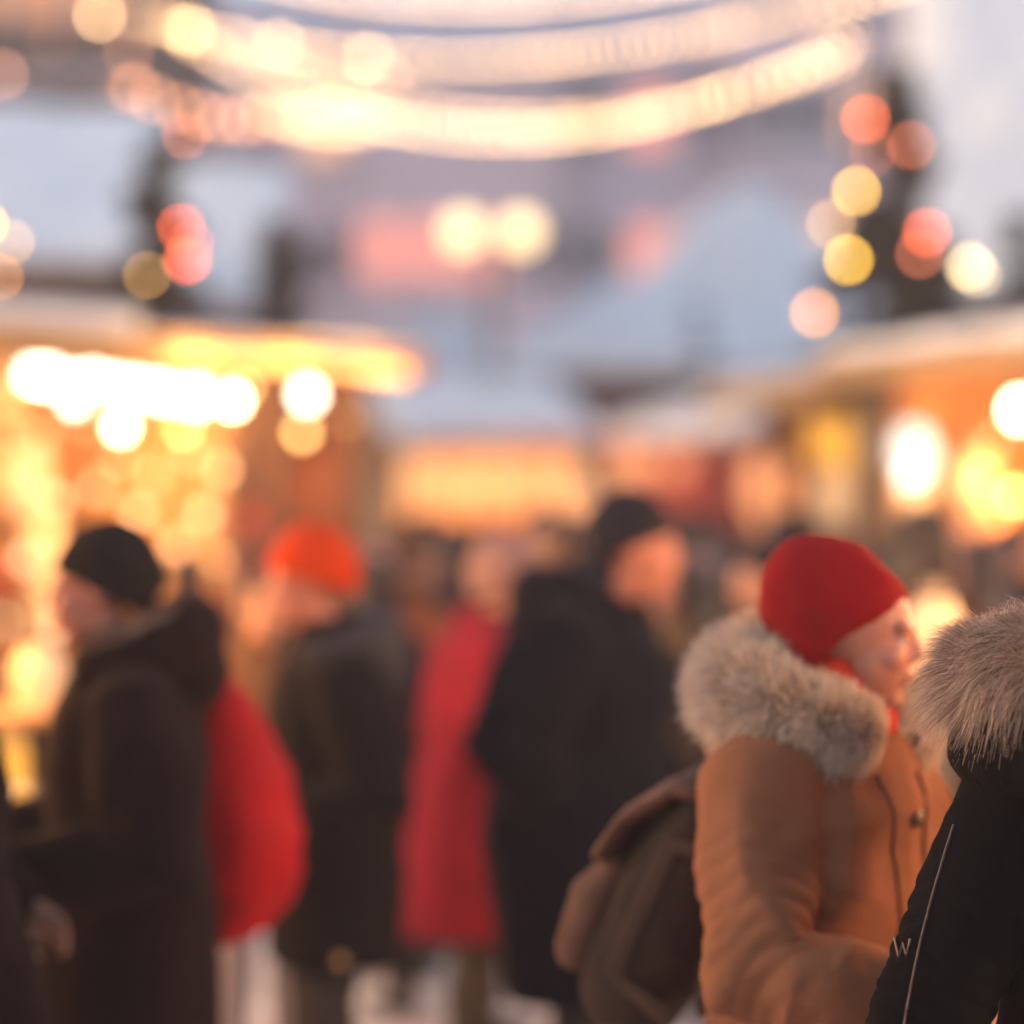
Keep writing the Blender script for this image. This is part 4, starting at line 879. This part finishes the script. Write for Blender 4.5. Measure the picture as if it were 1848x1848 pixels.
# ------------------------------------------------------------------ crowd farther back: three base figures, copied with their parts
crowd = []
def kids(o): return [c for c in COL.objects if c.parent == o]
def recolor(o, m):
    o.material_slots[0].link = 'OBJECT'; o.material_slots[0].material = m
def clone(o, parent=None):
    c = o.copy(); COL.objects.link(c); c.parent = parent
    for ch in KID[o.name]: clone(ch, c)
    return c
GRP = 'shoppers in the crowd farther back'
bases = []
C_x = [wool('coat_plum', (.06, .032, .035)), wool('coat_slate', (.035, .033, .045)), wool('coat_rust', (.18, .06, .03)), wool('coat_beige', (.22, .15, .11)), wool('coat_black2', (.013, .012, .013)), wool('coat_wine', (.13, .022, .026)), wool('coat_dusty', (.19, .095, .08)), wool('coat_brown2', (.07, .034, .02))]
K_x = [knit('knit_red2', (.5, .04, .03)), knit('knit_dark2', (.02, .02, .026)), knit('knit_rose', (.5, .22, .2)), knit('knit_brown', (.14, .07, .04))]
bases.append(person('shopper with long dark hair and a plum coat, seen left of the pale pink beanie', G(812, 11.2).x, 11.2, math.radians(95), 1.74, C_x[0], hair=dict(mat=H_dark, long=True), seed=91, stride=.07, group=GRP)[0])
bases.append(person('shopper in a slate coat and dark beanie behind the navy man', G(985, 12.8).x, 12.8, math.radians(15), 1.80, C_x[1], hat=dict(mat=K_x[1]), seed=92, stride=.1, bulk=1.12, group=GRP)[0])
bases.append(person('shopper in a rust jacket with brown hair by the left stall end', G(640, 14.5).x, 14.5, math.radians(200), 1.70, C_x[2], 'jeans', hair=dict(mat=H_brown), seed=93, stride=.12, hem=.82, group=GRP)[0])
KID = {}
for o in COL.objects: KID[o.name] = []
for o in COL.objects:
    if o.parent: KID[o.parent.name].append(o)
CR = [  # base, px, d, rz, height, coat, hat/hair, label
    (1, 1425, 11.0, 170, 1.76, 4, 1, 'shopper in a black coat and dark beanie just left of the red beanie'),
    (0, 1318, 8.6, 60, 1.60, 4, None, 'short shopper with long dark hair just behind the cream fur collar'),
    (1, 1243, 12.4, 190, 1.76, 1, 1, 'shopper in slate blue right of the navy man\'s face'),
    (0, 1668, 8.0, 35, 1.80, 7, None, 'tall long-haired shopper in a brown coat behind the red beanie'),
    (2, 1775, 10.2, 185, 1.70, 3, None, 'shopper in a beige jacket facing the long-haired one, near the right edge'),
    (1, 1823, 11.5, 250, 1.72, 4, 1, 'shopper in black close to the lit right stall counter'),
    (1, 445, 13.6, 30, 1.80, 5, 0, 'shopper in a red beanie in front of the left stalls'),
    (0, 705, 10.2, 250, 1.66, 6, None, 'shopper in a dusty pink coat between the orange beanie and the crimson coat'),
    (2, 745, 15.5, 100, 1.72, 0, None, 'shopper with plum jacket far behind the crimson coat'),
    (1, 905, 17.0, 280, 1.74, 2, 2, 'shopper in a rust coat and rose beanie in front of the glowing central stall'),
    (2, 860, 19.5, 20, 1.78, 4, None, 'shopper in a black jacket at the left of the central stall opening'),
    (0, 960, 21.0, 80, 1.68, 3, None, 'shopper in a beige coat at the central stall counter'),
    (1, 1050, 18.0, 160, 1.77, 5, 1, 'shopper in wine red and dark beanie near the central stall'),
    (2, 1130, 16.0, 210, 1.74, 1, None, 'shopper in a slate jacket right of the central stall'),
    (0, 1185, 20.0, 300, 1.70, 2, None, 'shopper in a rust coat before the dim red stall'),
    (1, 1290, 15.8, 10, 1.72, 6, 3, 'shopper in dusty pink with a brown beanie before the small far right stall'),
    (2, 1375, 13.8, 120, 1.68, 5, None, 'shopper in a wine red jacket before the peach lantern'),
    (1, 590, 17.5, 60, 1.78, 0, 2, 'shopper in plum with a rose beanie far behind the orange beanie'),
    (2, 520, 19.5, 330, 1.72, 6, None, 'shopper in a dusty pink jacket far behind the left stall end'),
    (0, 668, 22.0, 190, 1.66, 1, None, 'distant shopper in a slate coat left of the central stall'),
    (1, 790, 24.0, 140, 1.80, 2, 0, 'distant shopper in rust and a red beanie under the central snow eave'),
    (0, 1095, 23.5, 20, 1.70, 4, None, 'distant shopper in black at the right end of the central stall'),
    (1, 1385, 8.3, 195, 1.66, 4, 1, 'short shopper in a black coat and dark beanie right behind the red beanie'),
    (2, 1252, 8.9, 300, 1.66, 1, None, 'shopper in a slate jacket squeezed between the navy man and the long-haired one'),
    (0, 668, 8.6, 130, 1.63, 0, None, 'shopper with long dark hair and a plum coat right behind the charcoal coat'),
    (1, 742, 9.6, 30, 1.72, 2, 3, 'shopper in rust with a brown beanie just left of the crimson coat'),
    (2, 1008, 10.0, 170, 1.78, 4, None, 'dark-jacketed shopper looking over the shoulder of the navy man'),
    (0, 1735, 9.2, 210, 1.68, 2, None, 'long-haired shopper in rust facing the tall one in brown'),
    (2, 672, 9.4, 300, 1.68, 6, None, 'bareheaded shopper in a dusty pink jacket close behind the orange beanie'),
    (1, 1195, 10.6, 200, 1.74, 0, 3, 'shopper in plum with a brown beanie behind the face of the navy man'),
    (0, 1290, 10.2, 120, 1.70, 4, None, 'long-haired shopper in black behind the short one by the fur collar'),
    (2, 1510, 13.2, 60, 1.74, 7, None, 'shopper in a brown jacket at the counter of the bright right stall'),
    (1, 765, 12.4, 320, 1.76, 7, 1, 'shopper in a brown coat and dark beanie left of the plum coat'),
    (2, 1600, 12.4, 20, 1.70, 4, None, 'shopper in a black jacket behind the top of the red beanie'),
    (0, 340, 11.4, 150, 1.62, 2, None, 'long-haired shopper in rust right behind the red sack bag'),
    (2, 1010, 25.0, 260, 1.75, 6, None, 'distant shopper in dusty pink facing the central stall')]
for (b, px, d, rz, ht, cc, hh, lab) in CR:
    src = bases[b]; o = clone(src); p_ = G(px, d); o.location = (p_.x, d, 0); o.rotation_euler = (0, 0, math.radians(rz))
    s = ht/(1.74, 1.80, 1.70)[b]; o.scale = (s, s, s); o['label'] = lab
    for ch in [c for c in COL.objects if c.parent == o]:
        if ch.name.startswith('trousers') and px in (705, 340): recolor(ch, M['trouser_grey'])
        if ch.name.startswith('coat'): recolor(ch, C_x[cc])
        if ch.name.startswith('beanie') and hh is not None:
            recolor(ch, K_x[hh])
            for c2 in [c for c in COL.objects if c.parent == ch]: recolor(c2, K_x[hh])
print('objects', len(COL.objects))
